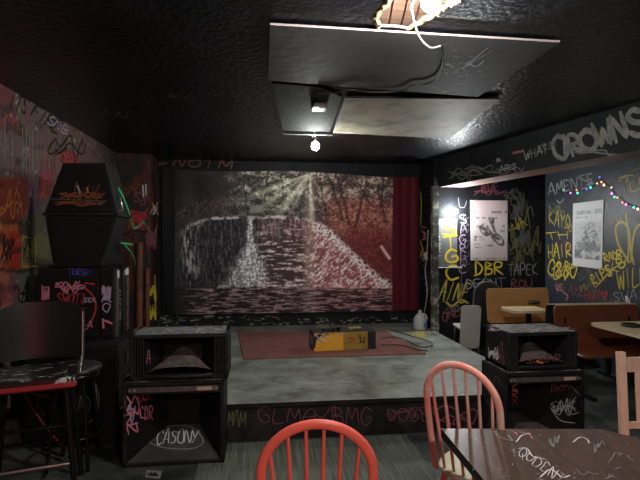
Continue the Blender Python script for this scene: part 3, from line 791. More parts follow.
    add((.62, .50, .49), m * (.12 + sst(.44, .66, dg)) * (.3 + .9 * sst(.38, .6, sp)) * .85)
    d = np.abs(Y - top2 - 6); add((.62, .54, .54), (1 - sst(2, 22, d)) * sst(365, 392, X) * (1 - sst(545, 558, X)) * sst(.36, .58, sp) * .85)
    rb_ = sst(430, 460, X) * sst(165, 185, Y) * sst(4, 12, top2 - Y); mix((.12, .032, .032), rb_ * .8); add((.14, .05, .045), rb_ * br * .7)
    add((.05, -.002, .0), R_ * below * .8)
    # pool
    pool = sst(306, 318, Y + 8 * (n - .5)); mix((.025, .019, .021), pool * .9); rip = fbm(X / 18 + Y / 26, Y / 2.6, 11, 4)
    add((.40, .27, .28), pool * sst(.46, .70, rip) * (.3 + .9 * sp) * sst(60, 130, X) * .8)
    add((.42, .36, .36), (1 - sst(1, 5, np.abs(Y - 311 - 4 * (n - .5)))) * sst(140, 165, X) * sst(.35, .6, nn) * .7)
    add((.065, .08, .065), (1 - sst(7, 20, np.abs(X - 365))) * .75)  # pale greenish light beam painted down the whole height
    # plaque-like pale patch on the crest
    mix((.25, .25, .24), (1 - sst(14, 17, np.abs(X - 244))) * (1 - sst(7, 9, np.abs(Y - 132))) * .6)
    # log
    al = ((X - 528) * .55 + (Y - 212) * .83); ds = np.abs(-(X - 528) * .83 + (Y - 212) * .55); mix((.5, .38, .33), (1 - sst(2.5, 4, ds)) * sst(0, 2, al) * (1 - sst(38, 41, al)))
    # dark blank margin left and at top
    mix((.012, .012, .013), (1 - sst(54, 60, X)) * 1.0)
    mix((.02, .018, .018), (1 - sst(60, 190, X)) * (1 - sst(100, 190, Y)) * .65)
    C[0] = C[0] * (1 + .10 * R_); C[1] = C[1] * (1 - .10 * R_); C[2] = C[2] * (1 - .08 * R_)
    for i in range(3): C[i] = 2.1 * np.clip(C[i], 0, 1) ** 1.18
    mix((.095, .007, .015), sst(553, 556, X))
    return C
def ban_P(s, t):
    x = bxl + s * (bxr - bxl); z = bz0 + t * (bz1 - bz0)
    z = z - .07 * t * s - .02 * np.sin(s * 9) * t
    y = YB - .045 - .010 * np.sin(s * 26 + 2 * t) - .006 * np.sin(s * 61 + t * 4) - .012 * np.sin(t * 5 + s * 3)
    rf = sst(.905, .93, s); y = y - .004 * rf * np.sin((s - .905) * 170)
    return x, y, z
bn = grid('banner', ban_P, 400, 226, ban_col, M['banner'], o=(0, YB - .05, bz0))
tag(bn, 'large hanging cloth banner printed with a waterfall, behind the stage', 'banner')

# ================================================================== POSTERS
def poster(name, label, corners, col, nx, ny, nrm):
    c = [Vector(p) for p in corners]  # bl, br, tr, tl
    nrm = Vector(nrm)
    def P(s, t):
        o = [None] * 3
        for i in range(3):
            o[i] = (c[0][i] * (1 - s) + c[1][i] * s) * (1 - t) + (c[3][i] * (1 - s) + c[2][i] * s) * t + nrm[i] * (.006 + .004 * np.sin(s * 5 + t * 3))
        return o
    ob = grid(name, P, nx, ny, col, M['poster'], o=tuple(c[0]))
    md = ob.modifiers.new('thickness', 'SOLIDIFY'); md.thickness = .002
    return tag(ob, label, 'poster', 'posters on the walls')
def p1(s, t):
    X = s * 100; Y = (1 - t) * 165
    r = .60 - .10 * (1 - t) + 0 * s; r = r * np.ones_like(s); g = r * (.86 + 0 * t); b = r * .84
    pk = sst(.55, 1.0, t); g = g * (1 - .25 * pk); b = b * (1 - .22 * pk); r = r * (1 - .12 * pk)
    k = np.zeros_like(s)
    # machine and rider: dark ellipses, wheels and limbs
    def seg(xa, ya, xb, yb, w):
        nonlocal k
        L2 = (xb - xa) ** 2 + (yb - ya) ** 2; q = np.clip(((X - xa) * (xb - xa) + (Y - ya) * (yb - ya)) / L2, 0, 1)
        d = np.hypot(X - xa - q * (xb - xa), Y - ya - q * (yb - ya)); k = np.maximum(k, 1 - sst(w * .6, w, d))
    def ring(cx_, cy_, ra, rb, ang, w):
        nonlocal k
        a, b_ = math.cos(ang), math.sin(ang); p = ((X - cx_) * a + (Y - cy_) * b_) / ra; q = (-(X - cx_) * b_ + (Y - cy_) * a) / rb
        k = np.maximum(k, 1 - sst(w * .6, w, np.abs(np.hypot(p, q) - 1)))
    ring(76, 108, 17, 9, .9, .3); ring(36, 84, 14, 7, .9, .35)
    for a in ((40, 88, 76, 106, 5), (44, 72, 60, 96, 4), (60, 70, 68, 92, 4), (52, 50, 62, 74, 5), (62, 50, 60, 70, 4), (30, 78, 50, 82, 4), (56, 92, 62, 112, 3), (26, 74, 34, 66, 3)): seg(*a)
    k = k * (.55 + .45 * sst(.35, .5, fbm(X / 6, Y / 6, 3)))
    # rows of lettering as small dark blocks
    def row(y, x0, x1, h, dens, sd, cw=4):
        nonlocal k
        cell = h2(np.floor(X / cw), np.full_like(X, y), sd); m = (np.abs(Y - y) < h) & (X > x0) & (X < x1) & (cell < dens) & ((X / cw) % 1 > .25); k = np.maximum(k, m * .8)
    row(32, 6, 12, 3, 1, 1); row(33, 54, 98, 3, .9, 2, 7); row(48, 10, 96, 2.5, .45, 3, 6); row(72, 16, 28, 3, .9, 4); row(70, 76, 94, 3, .8, 5); row(84, 80, 92, 2.5, .8, 9)
    row(100, 10, 32, 3, .8, 6, 3); row(108, 10, 36, 3, .8, 7, 3); row(120, 10, 26, 1.5, .9, 8, 3); row(124, 38, 60, 2, .7, 11, 3); row(130, 10, 30, 1.6, .9, 10, 3); row(160, 6, 94, 1.5, .9, 12, 3)
    for c_ in (8, 20, 34, 50): pass
    return r * (1 - .85 * k), g * (1 - .85 * k), b * (1 - .85 * k)
def p2(s, t):
    X = s * 100; Y = (1 - t) * 200
    r = .60 * np.ones_like(s); g = .60 * np.ones_like(s); b = .60 * np.ones_like(s); k = np.zeros_like(s)
    def row(y, x0, x1, h, dens, sd, cw, dk):
        nonlocal k
        cell = h2(np.floor(X / cw), np.full_like(X, y), sd); m = (np.abs(Y - y) < h) & (X > x0) & (X < x1) & (cell < dens) & ((X / cw) % 1 > .28) & (((Y - y) / h > -.4) | (cell > .3)); k = np.maximum(k, m * dk)
    row(31, 12, 42, 7, 1, 1, 6, .55); row(31, 46, 60, 7, 1, 9, 6, .55); row(31, 64, 95, 7, 1, 2, 6, .55)
    row(46, 10, 50, 1.5, 1, 3, 3, .6); row(46, 56, 94, 1, .9, 4, 3, .4); row(54, 40, 94, 1, .9, 5, 3, .4)
    body = sst(56, 66, Y) * (1 - sst(172, 176, Y)) * sst(6, 10, X) * (1 - sst(93, 96, X))
    n = fbm(X / 12, Y / 13, 21, 5); n2 = fbm(X / 4, Y / 4, 22, 3)
    fig = 1 - sst(.7, 1.15, np.hypot((X - 58) / 26, (Y - 105) / 44) + .5 * (n - .5)); low = sst(95, 150, Y)
    k = np.maximum(k, body * np.clip(.15 + .45 * fig * sst(.3, .6, n2) + .55 * low * sst(.3, .6, n) + .25 * sst(.5, .7, n2), 0, .85))
    k = np.where((np.abs(X - 40) < 1.3) & (Y > 150) & (Y < 176), .1, k)
    row(160, 12, 38, 1.5, .9, 6, 3, .8); row(166, 12, 38, 1.5, .9, 7, 3, .8); row(171, 46, 92, 2.5, 1, 8, 4, .85)
    return r * (1 - .9 * k), g * (1 - .9 * k), b * (1 - .88 * k)
poster('wall_poster', 'pinkish white poster with a black motorbike rider, on the alcove wall beside the bright lamp', [A(470.5, 260.5), A(507.5, 260.5), A(507.5, 200.5), A(470, 200)], p1, 70, 110, nY)
poster('wall_poster', 'narrow white poster with a grey engraved scene, on the right wall under the fairy lights', [G(573, 265.5), G(602, 269.5), G(604.5, 199.5), G(573.5, 203.5)], p2, 70, 120, nXl)
for nm, f, pts, nv in (('poster_text', A, None, nY),):
    pass

# lamp on the alcove wall, panel behind it and conduit
mb = MB(tuple(A(447, 240))); a0, a1 = A(438, 266), A(457, 219)
mb.box(a0.x, a1.x, YA - .004, YA - .0005, a0.z, a1.z, M['panelw'])
fp = onY(YA - .004); text(mb, fp, nY, 'PARAN', (441, 256), (440, 235), 4, .012, 'white'); 
tag(mb.build('wall_panel'), 'grey painted board on the alcove wall just under the bright lamp', 'panel')
lp = A(452, 212)
t = thing('wall_lamp', 'bright bare bulb lamp on the alcove wall left of the motorbike poster', 'lamp', (lp.x, YA, lp.z))
o3 = (lp.x, YA, lp.z)
mb = MB(o3); mb.tube([(lp.x, YA - .001, lp.z), (lp.x, YA - .03, lp.z)], [.05, .045], M['grey_plastic'], 16); mb.tube([(lp.x, YA - .03, lp.z), (lp.x, YA - .06, lp.z)], .02, M['grey_plastic'], 12); mb.build('lamp_base', t)
def bulb(parent, o, c, r, strength, col, name='bulb', down=Vector((0, 0, -1))):
    m = mat('bulb_glow_%d' % int(strength), (1, 1, 1), .5, emit=col, es=strength)
    mb = MB(o); prof = []
    d = Vector(down).normalized(); a = Vector((1, 0, 0)) if abs(d.x) < .5 else Vector((0, 1, 0)); a = (a - d * a.dot(d)).normalized(); b = d.cross(a)
    vs = []; n = 12; K = 8
    for i in range(1, K):
        w = PI * i / K
        for k in range(n):
            q = 2 * PI * k / n; vs.append(Vector(c) + d * (-math.cos(w) * r * 1.15) + (a * math.cos(q) + b * math.sin(q)) * (r * math.sin(w)))
    fs = [(i * n + k, i * n + (k + 1) % n, (i + 1) * n + (k + 1) % n, (i + 1) * n + k) for i in range(K - 2) for k in range(n)] + [tuple(reversed(range(n))), tuple(range((K - 2) * n, (K - 1) * n))]
    mb.add(vs, fs, m, True); return mb.build(name, parent)
bulb(t, o3, (lp.x, YA - .10, lp.z), .042, 800, (.93, .98, 1), down=(0, -1, 0))
pts = [A(437, 267.5), A(462, 267.5)]
mb = MB(tuple(pts[0])); mb.tube([p + Vector((0, -.01, 0)) for p in pts], .009, M['conduit'], 8); mb.tube([A(461, 267.5) + Vector((0, -.01, 0)), A(461, 300) + Vector((0, -.01, 0))], .006, M['dimgrey'], 8)
tag(mb.build('wall_conduit'), 'thin grey conduit running level across the alcove wall below the lamp', 'conduit')
# wire and plug on the return wall
w = [(429, 230), (428, 250), (427, 262), (426, 272), (428, 290), (426.5, 305), (424, 315)]
q = [R_(*p) + Vector((-.012, 0, 0)) for p in w]
cable('hanging_wire', 'pale grey wire hanging down the narrow black wall to the plastic jug', [tuple(p) for p in q], .009, 'conduit')
c = R_(428, 256) + Vector((-.035, 0, 0)); mb = MB(tuple(c)); mb.rbox(c.x - .02, c.x + .02, c.y - .05, c.y + .05, c.z - .06, c.z + .06, .012, M['lilac']); mb.rbox(c.x - .024, c.x - .018, c.y - .03, c.y + .03, c.z - .02, c.z + .03, .008, M['white'])
tag(mb.build('plug_adapter'), 'small pale lilac plug adapter on the wire beside the blotched post', 'plug')

# string lights
ps = [(560, 191.5), (566, 192.5), (572, 193.5), (579, 192), (585, 189), (592, 187), (597, 183.5), (601, 178), (605, 184), (610, 186), (613, 190), (617, 196), (622, 198), (626, 203), (633, 205.5), (640, 208), (648, 212)]
sl = thing('string_lights', 'string of tiny coloured fairy lights strung on the right wall above the engraved poster', 'lights', tuple(G(*ps[0])))
os_ = tuple(G(*ps[0]))
mb = MB(os_); P = smooth(ps, 5); mb.tube([G(*p) + Vector((-.012, 0, 0)) for p in P], .004, M['black'], 6); mb.build('wire', sl)
LC = {'p': (.75, .2, .8), 'g': (.05, .8, .45), 'o': (1, .35, .12), 'b': (.12, .12, .95), 'w': (1, .6, .4)}
LM = {k: emis('fairy_light_' + {'p': 'purple', 'g': 'green', 'o': 'orange', 'b': 'blue', 'w': 'warm'}[k], v, 2.2) for k, v in LC.items()}
for (u, v, k, r) in ((572, 193, 'p', .016), (579, 193, 'g', .018), (578, 190, 'o', .013), (588, 189, 'b', .015), (592, 187.5, 'g', .018), (598.5, 183.5, 'w', .012), (603, 182, 'o', .015), (605.5, 185, 'w', .018), (601, 177.3, 'b', .013), (613, 187.5, 'w', .012), (613.3, 193.5, 'p', .018), (616, 197, 'g', .016), (619, 197.5, 'o', .014), (624, 202.5, 'o', .012), (627.5, 204.5, 'p', .018), (635.5, 207.3, 'g', .017), (639.5, 209, 'w', .018), (565, 190, 'g', .010)):
    r = r * .75; c = G(u, v) + Vector((-.02, 0, 0)); mb = MB(os_)
    mb.lathe([(.002, -r * 1.2), (r * .7, -r * .8), (r, 0), (r * .7, r * .8), (.002, r * 1.2)], c, LM[k], 8); mb.build('bulb', sl)

# ================================================================== CEILING FITTINGS
def panel(name, label, pts, z, th, m, edge=None):
    c = sum((Vector(p) for p in pts), Vector((0, 0))) / len(pts)
    mb = MB((c.x, c.y, z)); n = len(pts)
    lo = [(p[0], p[1], z) for p in pts]; hi = [(p[0], p[1], z + th) for p in pts]
    mb.add(lo, [tuple(range(n))], m); mb.add(hi, [tuple(reversed(range(n)))], m)
    for i in range(n):
        j = (i + 1) % n; mb.quad(hi[i], hi[j], lo[j], lo[i], edge or m)
    return mb, c
def pz(u, v, z=CEIL - .025): q = onZ(z)(u, v); return (q.x, q.y)
zs = CEIL - .028
mb, c = panel('', '', [pz(270, 25, zs), pz(268, 80.5, zs), pz(478, 97, zs), pz(560, 42.5, zs)], zs, .012, M['board'], M['edge'])
cf = onZ(zs); dn = (0, 0, -1)
R = random.Random(11)
for i in range(46):
    u = R.gauss(455, 16); v = R.gauss(68, 12); 
    if not (400 < u < 530 and 42 < v < 92): continue
    line(mb, cf, dn, [(u, v), (u + R.uniform(1, 5), v + R.uniform(-2, 2))], R.uniform(.004, .014), 'grey', False)
line(mb, cf, dn, [(462, 68), (470, 62), (488, 47)], .012, 'grey', False); line(mb, cf, dn, [(466, 66), (492, 50)], .01, 'grey', False); line(mb, cf, dn, [(468, 62), (476, 66), (484, 60)], .012, 'grey')
tag(mb.build('ceiling_board'), 'wide dark grey board fixed under the ceiling, its near edge pale and raw', 'board', 'boards under the ceiling')
mb, c = panel('', '', [pz(345, 97.5, zs), pz(333, 132.5, zs), pz(450, 138.5, zs), pz(470, 122, zs), pz(500, 99, zs)], zs - .004, .02, M['board2'], M['boardk'])
tag(mb.build('ceiling_board'), 'smaller tan board fixed under the ceiling beyond the wide dark grey board', 'board', 'boards under the ceiling')
mb, c = panel('', '', [pz(272, 84, zs), pz(283, 131.5, zs), pz(330, 132, zs), pz(342, 98, zs), pz(320, 88, zs)], zs + .006, .015, M['boardk'], M['boardk'])
tag(mb.build('ceiling_board'), 'black painted board fixed under the ceiling left of the tan board', 'board', 'boards under the ceiling')
a, b = onZ(CEIL - .02)(283, 131.8), onZ(CEIL - .02)(333, 132.2)
mb = MB(tuple(a)); mb.box(a.x, b.x, a.y - .01, a.y + .012, CEIL - .045, CEIL - .012, M['dimgrey']); tag(mb.build('ceiling_batten'), 'thin pale metal batten on the ceiling just above the hanging bulb', 'batten')

# near bulb on the ceiling, top of frame
lb = Vector((0, 0, H)) + ray(431, 0) * 2.12
t = thing('ceiling_bulb', 'very bright bare bulb beside the torn ceiling hole at the top of the photo', 'lamp', (lb.x, lb.y, CEIL))
o1 = (lb.x, lb.y, CEIL)
mb = MB(o1); mb.lathe([(.05, 0), (.05, -.015), (.022, -.02), (.02, -.045)], o1, M['whitecable'], 16); mb.build('lamp_base', t)
bulb(t, o1, (lb.x, lb.y, lb.z), .045, 1400, (.97, .98, .95))
# white flex from the bulb to the board
e = [(lb.x - .02, lb.y, CEIL - .03)] + [tuple(atd(u, v, d)) for u, v, d in ((412, 4, 2.2), (412.5, 14, 2.28), (415, 26, 2.42), (419, 36, 2.53), (425, 44, 2.62), (432, 48, 2.72))]
g_ = onZ(zs - .004)(440, 46); e.append(tuple(g_))
cable('white_flex', 'white lamp flex looping down from the near ceiling bulb to the grey board', e, .0055, 'whitecable', 8)
cable('black_flex', 'black flex clipped in a wide curve along the underside of the grey ceiling board', [tuple(onZ(zs - .016)(u, v)) for u, v in ((440, 47), (443, 55), (442, 68), (436, 79), (425, 84), (413, 85), (404, 90), (390, 92), (370, 92), (350, 90), (335, 93), (318, 94))], .006, 'black')
# junction box + hanging bulb
jb = onZ(CEIL - .03)(319, 106)
t = thing('hanging_bulb', 'bare glowing bulb hanging on a short wire above the banner', 'lamp', (jb.x, jb.y, CEIL))
o2 = (jb.x, jb.y, CEIL); hb = atd(315.5, 146, 5.2)
mb = MB(o2); mb.rbox(jb.x - .06, jb.x + .06, jb.y - .07, jb.y + .07, CEIL - .06, CEIL - .002, .012, M['black_plastic']); mb.box(jb.x + .0, jb.x + .045, jb.y - .075, jb.y - .02, CEIL - .066, CEIL - .03, M['cabred'])
mb.build('junction_box', t)
mb = MB(o2); k = [Vector((jb.x - .04, jb.y, CEIL - .03)), atd(307, 114, 4.7), atd(313, 125, 5.0), Vector((hb.x, hb.y, hb.z + .09))]
mb.tube(k, .004, M['dimgrey'], 6); mb.tube([atd(309, 130, 5.15), atd(313, 137, 5.2), Vector((hb.x, hb.y, hb.z + .08))], .003, M['conduit'], 6)
mb.build('wire', t)
mb = MB(o2); mb.cyl((hb.x, hb.y, hb.z + .035), (hb.x, hb.y, hb.z + .09), .018, M['black_plastic'], 12); mb.build('bulb_socket', t)
bulb(t, o2, tuple(hb), .044, 480, (.96, 1, .92))

# ================================================================== SPEAKERS
def cab_shell(o, x0, x1, y0, y1, z0, z1, f=.028, topstrip=0, topm='cabtop', ops=None):
    mb = MB(o); K = M['cab']
    mb.box(x0, x1, y1 - .02, y1, z0, z1, K)
    mb.rbox(x0, x0 + f, y0, y1, z0, z1, .008, K); mb.rbox(x1 - f, x1, y0, y1, z0, z1, .008, K)
    mb.rbox(x0, x1, y0, y1, z0, z0 + f, .010, K)
    mb.rbox(x0 - .002, x1 + .002, y0 - .004, y1, z1 - f, z1, .014, K, top=M[topm])
    return mb
def flare(o, x0, x1, y0, z0, z1, bx0, bx1, by, bz0, bz1, mside, mramp):
    out = []
    a = [(x0, y0, z0), (x1, y0, z0), (x1, y0, z1), (x0, y0, z1)]; b = [(bx0, by, bz0), (bx1, by, bz0), (bx1, by, bz1), (bx0, by, bz1)]
    side = MB(o); side.quad(a[0], a[3], b[3], b[0], mside); side.quad(a[1], b[1], b[2], a[2], mside); side.quad(a[2], b[2], b[3], a[3], mside); side.quad(b[0], b[3], b[2], b[1], M['cabin'])
    ramp = MB(o); ramp.quad(a[0], b[0], b[1], a[1], mramp)
    return side, ramp, a, b

def bass_bin(label, x0, x1, y0, dep, z0, z1, bu, deco, mramp='ramp'):
    bu = bu or (.36, .30)
    o = ((x0 + x1) / 2, y0, z0); t = thing('bass_speaker', label, 'speaker', o, 0, 'bass speakers of the two stacks')
    y1 = y0 + dep; sh = cab_shell(o, x0, x1, y0, y1, z0, z1)
    W = x1 - x0; st = .062
    side, ramp, a, b = flare(o, x0 + .028, x1 - .028, y0 + .012, z0 + .028, z1 - st - .028, x0 + W * bu[0], x1 - W * bu[1], y0 + dep * .93, z0 + .17, z1 - .12, M['cabin'], M[mramp])
    s = MB(o); s.rbox(x0 + .028, x1 - .028, y0 + .004, y0 + .03, z1 - .028 - st, z1 - .03, .006, M['cab'])
    zc = z1 - .028 - st * .5; s.box(x0 + .045, x1 - .045, y0 - .002, y0 + .006, zc - .016, zc + .016, M['strip'])
    rn = (Vector(b[0]) - Vector(a[0])).cross(Vector(a[1]) - Vector(a[0])).normalized(); rn = rn if rn.z > 0 else -rn
    ln = (Vector(a[3]) - Vector(a[0])).cross(Vector(b[0]) - Vector(a[0])).normalized(); ln = ln if ln.x > 0 else -ln
    r2 = (Vector(a[2]) - Vector(a[1])).cross(Vector(b[1]) - Vector(a[1])).normalized(); r2 = r2 if r2.x < 0 else -r2
    deco(sh, side, ramp, (lambda u, v: pl(u, v, a[0], rn)), rn, (lambda u, v: pl(u, v, a[0], ln)), ln, (lambda u, v: pl(u, v, a[1], r2)), r2)
    sh.build('cabinet', t); side.build('horn_flare', t); ramp.build('horn_ramp', t); fs_ = s.build('front_strip', t)
    for fx in (.07, .12, .93):
        q_ = MB(o); q_.tube([(x0 + W * fx, y0 - .006, zc), (x0 + W * fx, y0 + .002, zc)], .008, M['screw'], 8); q_.build('screw', fs_)
    q_ = MB(o); q_.box(x1 - W * .27, x1 - W * .12, y0 - .005, y0, zc - .012, zc + .012, M['label']); q_.build('label_plate', fs_)
    return t
def top_bin(label, x0, x1, y0, dep, z0, z1, deco):
    o = ((x0 + x1) / 2, y0, z0); t = thing('horn_speaker', label, 'speaker', o, 0, 'horn speakers of the two stacks')
    y1 = y0 + dep; W = x1 - x0; sh = cab_shell(o, x0, x1, y0, y1, z0, z1)
    lv = W * .15
    side, ramp, a, b = flare(o, x0 + lv, x1 - lv, y0 + .012, z0 + .04, z1 - .045, x0 + W * .30, x1 - W * .30, y0 + dep * .6, z0 + .13, z1 - .08, M['cabin'], M['cabin'])
    for s_ in (0, 1):
        g = MB(o)
        xa = x0 + .028 if s_ == 0 else x1 - lv; xb = x0 + lv if s_ == 0 else x1 - .028
        g.box(xa, xb, y0 + .03, y0 + .05, z0 + .03, z1 - .03, M['cabin'])
        n = 4
        for i in range(n):
            xx = xa + (xb - xa) * (i + .5) / n; g.rbox(xx - .006, xx + .006, y0 + .004, y0 + .04, z0 + .03, z1 - .03, .003, M['cab'])
        g.build('side_grille', t)
    # bulging cone seen above the lip
    cn = MB(o); vs = []; n = 18; K = 7; cxx = (x0 + x1) / 2; rx = W * .345; rz = (z1 - z0) * .52
    for j in range(K + 1):
        q = j / K
        for i in range(n + 1):
            w = PI * i / n; vs.append((cxx - rx * math.cos(w) * (1 - .55 * q), y0 + .03 + .16 * q, z0 + .045 + rz * math.sin(w) * .25 + rz * .62 * q * (math.sin(w) ** .6)))
    cn.add(vs, [(j * (n + 1) + i, j * (n + 1) + i + 1, (j + 1) * (n + 1) + i + 1, (j + 1) * (n + 1) + i) for j in range(K) for i in range(n)], M['cone'], True)
    rb = MB(o); rb.box(x0 + W * .20, x1 - W * .30, y0 + dep * .62, y0 + dep * .64, z0 + .10, z0 + .185, M['cabred'])
    lip = MB(o); n = 16
    lp_ = [(x0 + lv + (x1 - x0 - 2 * lv) * i / n, y0 - .002 - .03 * math.sin(PI * i / n), z0 + .035) for i in range(n + 1)]; lip.tube(lp_, .015, M['cab'], 8)
    deco(sh, side, (lambda u, v: pl(u, v, (0, y0, 0), (0, 1, 0))), nY)
    sh.build('cabinet', t); side.build('horn_flare', t); cn.build('speaker_cone', t); rb.build('throat_board', t, 'dark red board'); lip.build('front_lip', t)
    return t

# left stack ---------------------------------------------------------
F1 = onY
yl = 3.46
def X_at(u, Y): return onY(Y)(u, 240).x
lx0, lx1 = X_at(122, yl), X_at(224, yl)
def d_left(sh, side, ramp, fr, rn, fl_, ln, f2, r2):
    text(ramp, fr, rn, 'CASONY', (156, 445), (198, 443), 14, .010, 'white', .2, .12)
    line(ramp, fr, rn, [(152, 444), (146, 438), (158, 428), (185, 426), (197, 431), (203, 443), (190, 449), (165, 448), (152, 444)], .007, 'grey')
    R = random.Random(4)
    for i in range(4): text(side, fl_, ln, 'MWZN'[i], (126 + (i % 2) * 1.5, 407 + i * 9), (140 + (i % 2), 404 + i * 9), 10, .015, 'pink')
    scrib(side, fl_, ln, (127, 400, 136, 430), 1, .008, 'lilac', 100); text(side, fl_, ln, 'DOI', (139, 402), (153, 400), 10, .013, 'red'); text(side, fl_, ln, 'CDR', (140, 419), (153, 419), 12, .013, 'pink')
bass_bin('wide black bass speaker on the floor, lower one of the left stack, large white tag', lx0, lx1, yl, .33, .0, onY(yl)(170, 381).z, None, d_left)
ux0, ux1 = X_at(129.5, yl + .02), X_at(228, yl + .02)
def d_lu(sh, side, ff, n):
    text(side, lambda u, v: pl(u, v, (ux0 + .11, yl, 0), (1, -.25, 0)), (1, -.25, 0), 'AH', (146, 364), (156, 364), 12, .010, 'pink')
    zt = onZ(.9235); R = random.Random(8)
    for i in range(85):
        u = R.uniform(132, 224); line(sh, onZ(onY(yl)(170, 334.5).z), (0, 0, 1), [(u, R.uniform(328.5, 333.5)), (u + R.uniform(2, 6), R.uniform(328.5, 333.5))], .012, R.choice(['white', 'grey', 'grey']), False)
top_bin('smaller black horn speaker with a worn pale top, upper cabinet of the left stack', ux0, ux1, yl + .01, .32, onY(yl)(170, 381).z, onY(yl)(170, 334.5).z, d_lu)

# right stack --------------------------------------------------------
yr = 3.37
rx0, rx1 = X_at(505, yr), X_at(585, yr)
def d_right(sh, side, ramp, fr, rn, fl_, ln, f2, r2):
    text(side, f2, r2, 'SMK', (551, 413), (578, 408), 11, .008, 'grey', .2); scrib(side, f2, r2, (550, 398, 580, 416), 3, .006, 'grey', 110); line(side, f2, r2, [(551, 408), (560, 420), (575, 423)], .007, 'grey')
    text(side, f2, r2, 'ARM', (551, 394), (570, 390), 9, .006, 'dpink'); line(side, f2, r2, [(571, 386), (580, 395)], .007, 'grey', False)
    for i in range(3): text(side, fl_, ln, 'KRX'[i], (511, 391 + i * 7), (518, 391 + i * 7), 7, .010, 'red')
    ls = onX(rx0); R = random.Random(2)
    for i in range(6): scrib(sh, ls, nXl, (487, 375 + i * 10, 503, 386 + i * 10), 1, .007, 'dimgrey', 120 + i)
    text(ramp, fr, rn, 'ANON', (522, 432), (550, 430), 9, .006, 'dpink')
bass_bin('wide black bass speaker behind the brown table, lower one of the right stack', rx0, rx1, yr, .38, .0, onY(yr)(545, 371.5).z, (.22, .55), d_right)
qx0, qx1 = X_at(508, yr + .02), X_at(578, yr + .02)
def d_ru(sh, side, ff, n):
    text(side, lambda u, v: pl(u, v, (qx0 + .1, yr, 0), (1, -.25, 0)), (1, -.25, 0), 'NE', (514, 358), (521, 358), 14, .008, 'dpink')
    text(sh, lambda u, v: pl(u, v, (0, yr - .012, 0), (0, 1, 0)), nY, 'SUGAR', (526, 364), (562, 361), 7, .007, 'dpink')
    line(sh, lambda u, v: pl(u, v, (0, yr - .012, 0), (0, 1, 0)), nY, [(537, 361), (542, 363)], .02, 'orange', False)
    ls = onX(qx0); scrib(sh, ls, nXl, (488, 346, 500, 360), 3, .010, 'white', 130); scrib(sh, ls, nXl, (499, 340, 505, 365), 2, .008, 'dpink', 131)
    R = random.Random(9)
    for i in range(70):
        u = R.uniform(488, 574); line(sh, onZ(onY(yr)(545, 332.5).z), (0, 0, 1), [(u, R.uniform(327, 331.5)), (u + R.uniform(2, 6), R.uniform(327, 331.5))], .011, R.choice(['white', 'grey', 'pink']), False)
top_bin('smaller black horn speaker with pink scrawl, upper cabinet of the right stack', qx0, qx1, yr + .02, .37, onY(yr)(545, 371.5).z, onY(yr)(545, 332.5).z, d_ru)

# left tower ----------------------------------------------------------
ty = 4.10
tx0, tx1 = X_at(37, ty), X_at(114, ty)
o = ((tx0 + tx1) / 2, ty, .77); t = thing('tall_speaker', 'black speaker cabinet covered in red and pink tags, under the coffin shaped speakers', 'speaker', o)
tt = 1.36; Ft = onY(ty); St = onX(tx1)
mb = MB(o); mb.rbox(tx0, tx1, ty + .02, ty + .46, .77, tt, .012, M['cab']); mb.build('cabinet', t)
mb = MB(o); mb.rbox(tx0 + .01, X_at(99, ty), ty, ty + .022, .79, tt - .03, .01, M['cabin'], axis='y')
for a_ in ('TURGH',): text(mb, Ft, nY, a_, (68, 275), (91, 275), 6, .010, 'blue')
scrib(mb, Ft, nY, (42, 285, 50, 301), 3, .010, 'pink', 140); text(mb, Ft, nY, 'G', (41, 300), (51, 300), 14, .012, 'pink')
scrib(mb, Ft, nY, (55, 281, 86, 294), 4, .009, 'pink', 141); text(mb, Ft, nY, 'SWOTJ', (57, 303), (86, 304), 10, .010, 'red', jit=.1); text(mb, Ft, nY, 'SBT', (68, 322), (88, 320), 12, .010, 'red')
line(mb, Ft, nY, [(84, 287), (93, 296), (96, 308), (91, 322), (86, 326)], .012, 'red'); text(mb, Ft, nY, 'NLA', (76, 330), (94, 328), 7, .010, 'pink'); text(mb, Ft, nY, 'SEK', (84, 302), (97, 302), 4, .009, 'lilac'); line(mb, Ft, nY, [(86, 283), (94, 284)], .02, 'red', False)
mb.build('front_baffle', t)
mb = MB(o); xa, xb = X_at(101, ty), X_at(113, ty); mb.rbox(xa, xb, ty, ty + .022, .79, tt - .03, .01, M['cabin'], axis='y')
scrib(mb, Ft, nY, (102, 286, 112, 302), 4, .010, 'lilac', 142); text(mb, Ft, nY, 'O', (103, 312), (111, 312), 9, .012, 'lilac'); line(mb, Ft, nY, [(103, 320), (103.5, 327)], .03, 'pink', False); line(mb, Ft, nY, [(106, 321), (111, 323)], .03, 'pink', False)
mb.build('side_baffle', t)
mb = MB(o)
for i, yy in enumerate((ty + .05, ty + .20, ty + .36)): mb.rbox(tx1 - .003, tx1 + .012, yy, yy + .035, .78, tt - .02, .004, M['strip'] if i != 1 else M['metal'])
mb.rbox(tx1, tx1 + .014, ty + .055, ty + .10, 1.26, 1.33, .005, M['white'], axis='x'); mb.rbox(tx1, tx1 + .014, ty + .30, ty + .38, 1.27, 1.33, .005, M['paper'], axis='x')
text(mb, onX(tx1 + .012), (1, 0, 0), 'ELECTRO', (118.5, 290), (118.5, 320), 2.6, .008, 'grey'); mb.build('side_rail', t)
